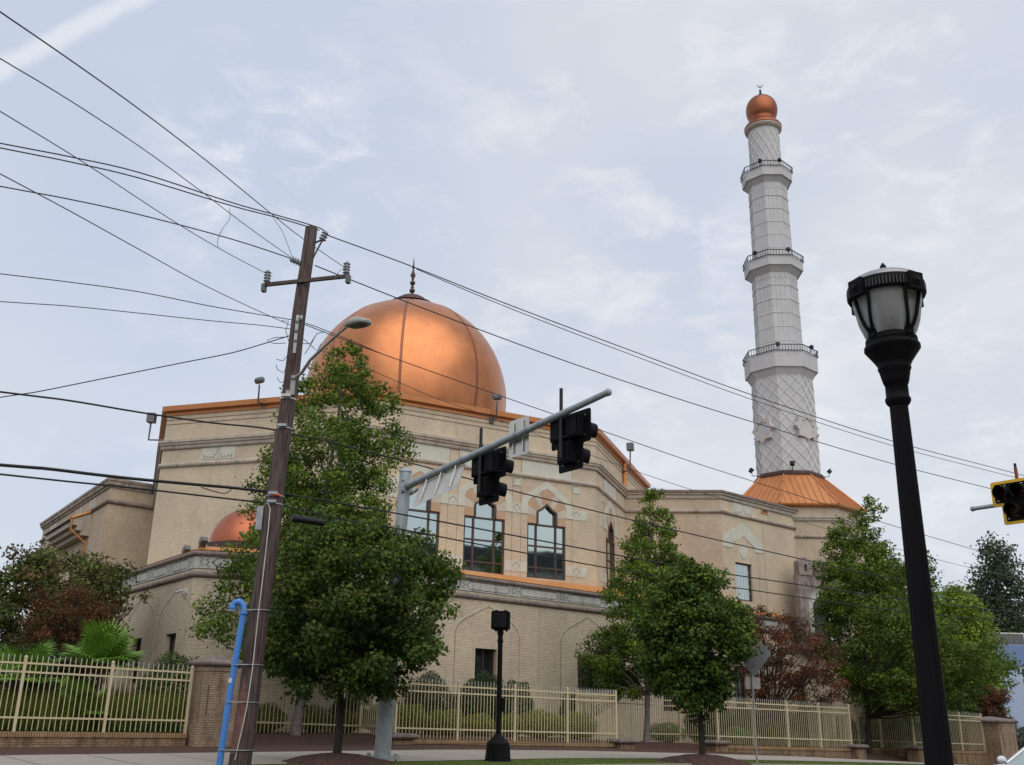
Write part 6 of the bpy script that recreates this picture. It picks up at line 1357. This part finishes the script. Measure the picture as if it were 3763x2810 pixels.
m = MB(); m.prism([c+hd_*x+ZUP*y for x, y in ((-w_, -h_+.05), (-w_+.05, -h_), (w_-.05, -h_), (w_, -h_+.05), (w_, h_-.05), (w_-.05, h_), (-w_+.05, h_), (-w_, h_-.05))], SU*.006); m.build('sign_plate', m_alu, sg)
for x in (-.17, .17): m = MB(); m.tube([c+hd_*x-SU*.025-ZUP*.36, c+hd_*x-SU*.025+ZUP*.36], .02, 8); m.build('sign_bracket', m_alu, sg)
# right mast: only the arm tip and half a signal are in view
t1_ = PY(3577, 1869, 26.0); dirn = np.array([.6, -.8, 0]); mb2 = t1_+dirn*15.5; mb2[2] = -.3
m2_ = thing('signal_mast', 'grey mast arm tip poking out left of the yellow framed signal', 'signal mast', (mb2[0], mb2[1], mb2[2]))
m = MB(); e_ = t1_+dirn*15.5+ZUP*.05; m.tube([t1_, t1_*.5+e_*.5, e_], [.055, .085, .12], 14); m.lathe(t1_, [(.07, -.02), (.07, .05), (.03, .08)], 12, axis=-dirn); m.build('mast_arm', m_galv, m2_)
m = MB(); m.tube([(mb2[0], mb2[1], mb2[2]), (mb2[0], mb2[1], e_[2]+.4)], [.18, .14], 14); m.build('mast_pole', m_galvp, m2_)
lo, hi = 0., 15.
for _ in range(40):
    mid = (lo+hi)/2
    if proj_px(t1_+dirn*mid)[0] < 3752: lo = mid
    else: hi = mid
q = t1_+dirn*lo-SU*.3; sgY = signal('traffic_signal', 'yellow bordered beacon signal facing the camera, cut by the right edge', (q[0], q[1], q[2]-.02), -SU, .96*np.linalg.norm(q[:2])/24.5, m_yel)
m = MB(); qq = np.array(sgY.location)+SU*.27; m.tube([qq+ZUP*.5, qq+ZUP*.92], .045, 8); m.build('red_brown_tube', MAT('rusty_tube', (.26, .07, .03), .6, .2), sgY)

# pedestrian signal post
PB = PZ(1829, 2797, 0); PB[2] = zbase(tosn(PB)[0]); ptp = PY(1838, 2240, PB[1])
pd = thing('pedestrian_signal', 'black pedestrian signal on a slim black post in front of the long fence', 'pedestrian signal', PB)
cc = np.array([PB[0], PB[1], 0]); zhb, zht = float(PY(1838, 2314, PB[1])[2]), float(PY(1838, 2245, PB[1])[2])
m = MB(); m.tube([cc+ZUP*(PB[2]+.5), cc+ZUP*(zhb-.05)], .066, 14); m.lathe(cc+ZUP*(zhb-.32), [(.078, 0), (.08, .05), (.07, .08)], 14); m.lathe(cc+ZUP*(zhb-.13), [(.08, 0), (.08, .12)], 14); m.build('post', m_black, pd)
m = MB(); z0 = PB[2]-.05; m.lathe(cc, [(.37, z0), (.36, z0+.06), (.33, z0+.08), (.29, z0+.48), (.27, z0+.50), (.11, z0+.66), (.08, z0+.70)], 8, rad(37), False); m.build('flared_base', m_black, pd)
hz = (zhb+zht)/2; e_ = np.array([.97, -.24, 0]); f_ = np.array([-.24, -.97, 0]); hw = .225
def rbox(mb, c, e, f, w_, h_, d_, r=.05):
    pts = []
    for sx, sy, a0_ in ((1, 1, 0), (-1, 1, 90), (-1, -1, 180), (1, -1, 270)):
        for k in range(4): a = rad(a0_+30*k); pts.append(c+e*(sx*(w_/2-r)+r*math.cos(a))+ZUP*(sy*(h_/2-r)+r*math.sin(a))-f*d_/2)
    mb.prism(pts, f*d_)
m = MB(); rbox(m, cc+ZUP*hz, e_, f_, .47, zht-zhb, .20); rbox(m, cc+ZUP*hz+f_*.10, e_, f_, .43, zht-zhb-.05, .04, .06)
for x, z in ((-.12, zht+.01), (.12, zht+.01), (-.12, zhb-.02), (.16, zhb-.02)): m.box(cc+e_*x+ZUP*z, e_, f_, ZUP, .05, .08, .04)
m.build('signal_housing', m_black, pd)
m = MB(); rbox(m, cc+ZUP*hz+f_*.14, e_, f_, .36, zht-zhb-.12, .05, .02); m.build('dark_display', MAT('display_black', (.006, .006, .007), .35), pd)
m = MB(); q = cc+np.array([.10, 0, PB[2]+1.35]); m.box(q, (1, 0, 0), (0, 1, 0), ZUP, .09, .12, .34); m.build('push_button_box', m_black, pd)
# diamond sign on a slim post
q = PZ(2783, 2812, -.12); s_, n_ = tosn(q); dg = thing('warning_sign', 'grey metal back of a diamond sign on a slim post right of the rounded maple', 'sign', (q[0], q[1], zbase(s_)))
zt = float(PY(2790, 2358, q[1])[2]); xt = float(PY(2757, 2380, q[1])[0])
m = MB(); pA, pB = np.array([q[0], q[1], zbase(s_)-.1]), np.array([xt, q[1], zt-.1]); m.tube([pA, pB], .028, 6); m.build('sign_post', m_galvp, dg)
SP = [PW(x, y, (pB[0], pB[1]-.06, 0), -32) for x, y in ((2792, 2354), (2835, 2401), (2773, 2487), (2729, 2438))]; dn_ = np.array([.53, .85, 0]); pts = []
for i in range(4):
    p_, l_, r_ = SP[i], SP[i-1], SP[(i+1) % 4]; pts += [p_+(l_-p_)*.06, p_+(r_-p_)*.06]
m = MB(); m.prism(pts, dn_*.005); m.build('diamond_plate', m_galv, dg)
zz0, zz1 = float(PY(2770, 2488, q[1])[2]), float(PY(2770, 2531, q[1])[2]); dc = pA+(pB-pA)*(((zz0+zz1)/2-pA[2])/(pB[2]-pA[2])); m = MB(); rbox(m, dc+np.array([.03, .05, 0]), np.array([.96, .28, 0]), np.array([.28, -.96, 0]), .47, zz0-zz1, .006, .03); m.build('lower_plate', MAT('pale_plate', (.42, .38, .34), .6, .1), dg)

# ------------------------------------------------------------------ ornamental lamp post
LP_ = np.array([3.025, 7.2, 0]); zL = lambda y, r_=0.0: float(PY(3240, y, 7.2-.9*r_)[2])
lamp = thing('lamp_post', 'black fluted lamp post with ribbed glass globe, standing close at the right', 'lamp post', (LP_[0], LP_[1], -.15))
m = MB(); z0, z1 = .9, zL(1478); n_ = 32; vs = []; zs_ = np.linspace(z0, z1, 8)
for z in zs_:
    R_ = .096+(z-z0)/(z1-z0)*(.068-.096)
    for k in range(n_*2): th = 2*PI*k/(n_*2); vs.append(LP_+np.array([math.cos(th)*R_*(1-.07*(1-abs(math.cos(8*th)))), math.sin(th)*R_*(1-.07*(1-abs(math.cos(8*th)))), z]))
m.add(vs, [(i*64+k, i*64+(k+1) % 64, (i+1)*64+(k+1) % 64, (i+1)*64+k) for i in range(7) for k in range(64)], True); m.build('fluted_shaft', m_black, lamp)
m = MB(); m.lathe(LP_, [(.30, -.15), (.30, .0), (.26, .05), (.24, .12), (.20, .35), (.15, .55), (.13, .62), (.15, .68), (.13, .74), (.11, .82), (.12, .9), (.105, .93)], 16, 0, True); m.build('lamp_base', m_black, lamp)
m = MB(); m.lathe(LP_, [(.070, zL(1482, .070)), (.088, zL(1470, .088)), (.096, zL(1460, .096)), (.096, zL(1452, .096)), (.086, zL(1446, .086)), (.085, zL(1400, .085)), (.092, zL(1398, .092)), (.100, zL(1385, .100)), (.118, zL(1345, .118)), (.124, zL(1340, .124)), (.126, zL(1334, .126)), (.120, zL(1330, .120)), (.142, zL(1308, .142)), (.172, zL(1284, .172)), (.200, zL(1262, .200)), (.213, zL(1252, .213)), (.212, zL(1242, .212)), (.19, zL(1234, .19)), (.198, zL(1228, .198)), (.196, zL(1218, .196)), (.175, zL(1212, .175)), (.15, zL(1210, .15))], 48); m.build('flared_neck', m_black, lamp)
m_lens, t, n, l = new_mat('ribbed_glass'); b = n['Principled BSDF']; b.inputs['Base Color'].default_value = (.46, .48, .46, 1); b.inputs['Roughness'].default_value = .22; b.inputs['Transmission Weight'].default_value = .5; b.inputs['IOR'].default_value = 1.35
tc_ = n.new('ShaderNodeTexCoord'); wv = n.new('ShaderNodeTexWave'); wv.bands_direction = 'Z'; wv.inputs['Scale'].default_value = 40; wv.inputs['Distortion'].default_value = 1.2; l.new(tc_.outputs['Object'], wv.inputs['Vector'])
bp = n.new('ShaderNodeBump'); bp.inputs['Strength'].default_value = .35; bp.inputs['Distance'].default_value = .01; l.new(wv.outputs['Fac'], bp.inputs['Height']); l.new(bp.outputs[0], b.inputs['Normal'])
lens = [(.178, zL(1212, .165)), (.202, zL(1190, .202)), (.232, zL(1150, .232)), (.248, zL(1110, .248)), (.262, zL(1075, .262)), (.270, zL(1045, .270)), (.272, zL(1030, .272))]
m = MB(); m.lathe(LP_, lens, 96, cap=False); globe = m.build('glass_globe', m_lens, lamp)
m = MB(); m.lathe(LP_, [(.05, zL(1205, .05)), (.05, zL(1120, .05)), (.10, zL(1100, .10)), (.11, zL(1060, .11))], 16); m.build('lamp_bulb_housing', m_grey, globe)
m = MB(); m.lathe(LP_, [(.276, zL(1052, .276)), (.292, zL(1050, .292)), (.295, zL(1040, .295)), (.300, zL(1006, .300)), (.29, zL(1000, .29)), (.276, zL(1000, .276))], 64); bnd = m.build('top_band', m_black, lamp)
m = MB()
for k in range(72):
    th = 2*PI*k/72; m.box(LP_+np.array([math.cos(th)*.299, math.sin(th)*.299, (zL(1012, .3)+zL(1040, .3))/2]), (-math.sin(th), math.cos(th), 0), (math.cos(th), math.sin(th), 0), ZUP, .010, .008, (zL(1012, .3)-zL(1040, .3)))
m.build('band_slots', MAT('dark_slot', (.05, .05, .052), .5), bnd)
zB = zL(1006, .3); m = MB(); m.lathe(LP_, [(.292, zB), (.290, zB+.02), (.270, zB+.055), (.22, zB+.085), (.14, zB+.108), (.05, zB+.118)], 64); cap_ = m.build('domed_cap', MAT('pale_lamp_cap', (.34, .34, .35), .35, .3), lamp)
m = MB(); zt = zB+.11; m.lathe(LP_, [(.03, zt), (.024, zt+.012), (.045, zt+.03), (.05, zt+.04), (.03, zt+.052), (.030, zt+.068), (.022, zt+.09), (.003, zt+.118)], 16); m.build('finial', m_black, cap_)
for k in range(4):
    a = -112.8-44+90*k; th = rad(a); d = np.array([math.cos(th), math.sin(th), 0]); tt = np.array([-d[1], d[0], 0])
    m = MB(); c = LP_+d*.305; zc = (zL(1003, .3)+zL(1058, .3))/2; m.box(c+ZUP*zc, tt, d, ZUP, .135, .045, zL(1000, .3)-zL(1060, .3)); m.lathe(c+ZUP*zc+d*.022, [(.044, 0), (.044, .006), (.036, .008), (.034, .004), (.028, .012), (.001, .018)], 20, axis=d); m.build('medallion', m_black, lamp)
    for sg_ in (-1, 1):
        m = MB(); pts = []
        for i, (r_, z_) in enumerate(lens[::-1]):
            f_ = i/(len(lens)-1); th2 = th+sg_*rad(13.5*(1-f_**2.2)+2.5); pts.append(LP_+np.array([math.cos(th2)*(r_+.012), math.sin(th2)*(r_+.012), z_]))
        m.tube(smooth(pts, 3), .0145, 8); m.build('globe_rib', m_black, lamp)
    m = MB(); m.box(LP_+d*.19+ZUP*zL(1200, .19), tt, d, ZUP, .07, .03, .10); m.build('rib_foot', m_black, lamp)

# ------------------------------------------------------------------ buildings at right, office across the street, car
WBB = Wall(PY(3500, 2500, 76), 4)
bb = thing('commercial_building', 'pale blue building with darker blue band at the right edge', 'building', (WBB.O[0], WBB.O[1], -3.5))
zt, zm = float(PY(3720, 2369, 76)[2]), float(PY(3720, 2444, 76)[2])
def uBB(px, y=2500): q = PW(px, y, WBB.O, 4); return float((q-WBB.O)@WBB.u)
gwx = [(uBB(3590), uBB(3652)), (uBB(3757), uBB(3840)), (uBB(3930), uBB(4010))]; gz = (float(PY(3640, 2475, 76)[2])-.0, float(PY(3640, 2448, 76)[2]))
zw0, zw1 = float(PY(3640, 2600, 76)[2]), float(PY(3640, 2450, 76)[2])
m = MB(); grid_wall(m, WBB, 0, 22, -3.5, zm, [(a_, b_, zw0, zw1) for a_, b_ in gwx]); m.quad(WBB.P(0, -3.5), WBB.P(0, -3.5, -14), WBB.P(0, zm, -14), WBB.P(0, zm)); m.build('wall', m_bluewall, bb)
m = MB(); m.prism(WBB.poly([(-.1, zm), (22.1, zm), (22.1, zt), (-.1, zt)], -14), WBB.n*14.12); rf_ = m.build('parapet_band', m_blueband, bb)
for a_, b_ in gwx:
    m = MB(); m.ring(WBB.poly([(a_, zw0), (b_, zw0), (b_, zw1), (a_, zw1)], -.12), WBB.poly([(a_+.08, zw0+.08), (b_-.08, zw0+.08), (b_-.08, zw1-.08), (a_+.08, zw1-.08)], -.12), WBB.n*.08)
    m.box(WBB.P((a_+b_)/2, zw1-.75, -.08), WBB.u, WBB.n, ZUP, b_-a_-.1, .06, .08); o = m.build('window', m_whitewall, bb); m = MB(); m.add(WBB.poly([(a_, zw0), (b_, zw0), (b_, zw1), (a_, zw1)], -.11), [(0, 1, 2, 3)]); m.build('pane', m_glassg, o)
za = float(PY(3720, 2321, 76)[2]); a_, b_ = uBB(3662, 2340), uBB(3790, 2340)
ac = thing('air_conditioner', 'grey louvred rooftop air conditioner in white frame on the pale blue building', 'air conditioner', WBB.P(a_, zt, -1))
m = MB(); m.box(WBB.P((a_+b_)/2, (zt+za)/2+.02, -2), WBB.u, WBB.n, ZUP, b_-a_, 2.4, za-zt); m.build('casing', m_whitewall, ac)
m = MB()
for k in range(12): m.box(WBB.P((a_+b_)/2, zt+.15+k*(za-zt-.25)/11, -.79), WBB.u, WBB.n, ZUP, b_-a_-.3, .03, .06)
m.box(WBB.P((a_+b_)/2, (zt+za)/2+.02, -.795), WBB.u, WBB.n, ZUP, b_-a_-.28, .02, za-zt-.16); m.build('louvres', m_grey, ac)
# office block across the street (mirrored in the windows)
WO = Wall(ST(75, -44), SAZ+180)
ob = thing('office_building', 'long grey office block across the street, mirrored in the arched windows', 'building', WO.P(60, -.5))
m = MB(); hs = [(x, x+5.2, z, z+1.9) for x in np.arange(4, 128, 8.0) for z in (1.2, 5.2, 9.2)]
grid_wall(m, WO, 0, 132, -1, 16.2, hs, .3); m.quad(WO.P(0, -1), WO.P(0, -1, -12), WO.P(0, 16.2, -12), WO.P(0, 16.2)); m.build('wall', m_concrete, ob)
m = MB(); m.prism(WO.poly([(-.2, 16.2), (132.2, 16.2), (132.2, 18.2), (-.2, 18.2)], -12), WO.n*12.4); m.build('parapet', MAT('dark_parapet', (.06, .06, .07), .8), ob)
for i, h in enumerate(hs): m = MB(); m.add(WO.poly([(h[0], h[2]), (h[1], h[2]), (h[1], h[3]), (h[0], h[3])], -.25), [(0, 1, 2, 3)]); m.build('window', m_glassd, ob)
# silver car at the lower right, only mirror, pillar and side glass in view
CO = PY(3700, 2806, 13.0)
car = thing('parked_car', 'silver car at the lower right corner, only its mirror and side glass in view', 'car', CO)
cu = np.array([.93, .36, 0]); cu /= np.linalg.norm(cu); cs = np.array([cu[1], -cu[0], 0]); CO = CO+cu*.12+cs*1.69; CO[2] -= 1.0

def CP(x, y, z): q = CO+cu*x-cs*y; return np.array([q[0], q[1], CO[2]+z])
side = [(-1.75, .35), (-1.78, .62), (-1.65, .80), (-1.2, .90), (-.15, 1.0), (2.9, 1.02), (3.05, .90), (3.1, .55), (3.0, .32), (2.55, .30), (2.5, .5), (2.3, .66), (2.05, .66), (1.85, .5), (1.8, .28), (-.55, .28), (-.6, .5), (-.8, .66), (-1.05, .66), (-1.25, .5), (-1.3, .30)]
m = MB(); vs0 = [CP(x, .0+.04*(z > .8), z) for x, z in side]; n_ = len(side); vs1 = [CP(x, 1.76-.04*(z > .8), z) for x, z in side]; m.add(vs0+vs1, [tuple(range(n_))[::-1], tuple(range(n_, 2*n_))]+[(i, (i+1) % n_, n_+(i+1) % n_, n_+i) for i in range(n_)]); m.build('body', m_carpaint, car)
green = [(-.12, 1.0), (.55, 1.42), (1.0, 1.48), (1.9, 1.46), (2.55, 1.2), (2.8, 1.03)]
m = MB(); A1 = [CP(x, .07+.14*(z-1.0)/.48, z) for x, z in green]; A2 = [CP(x, 1.69-.14*(z-1.0)/.48, z) for x, z in green]; n_ = len(green); m.add(A1+A2, [(i, i+1, n_+i+1, n_+i) for i in range(1, n_-2)]); m.tube([A1[0], A1[1]], .03, 6); m.tube([A1[1], A1[2], A1[3], A1[4], A1[5]], .025, 6); m.tube([A2[0], A2[1], A2[2], A2[3], A2[4], A2[5]], .03, 6); m.build('roof', m_carpaint, car)
m = MB(); m.add([A1[0], A1[1], A2[1], A2[0]], [(0, 1, 2, 3)]); m.build('windscreen', m_carglass if False else m_glass, car)
m = MB(); m.add(A1, [tuple(range(n_))]); m.add(A2, [tuple(range(n_))[::-1]]); m.build('side_glass', m_glass, car)
for yy, cn in ((-.12, .06), (1.90, 1.70)):
    m = MB(); c = CP(.02, yy, 1.03); m.lathe(c-cu*.05, [(.015, 0), (.045, .02), (.055, .05), (.05, .09), (.02, .11)], 14, axis=cu); m.tube([c, CP(.05, cn, 1.0)], .02, 6); m.build('wing_mirror', MAT('white_mirror', (.7, .7, .7), .3), car)
for x in (-.93, 2.17):
    for y in (.06, 1.70):
        m = MB(); c = CP(x, y, .31); m.lathe(c+cs*.1, [(.18, 0), (.31, .02), (.32, .1), (.31, .18), (.18, .2)], 24, axis=-cs); w_ = m.build('wheel', m_rubber, car); m = MB(); m.lathe(c+cs*(.1 if y < 1 else -.1)-cs*.01, [(.20, 0), (.19, .02), (.05, .03)], 16, axis=cs); m.build('rim', m_alu, w_)
#MORE
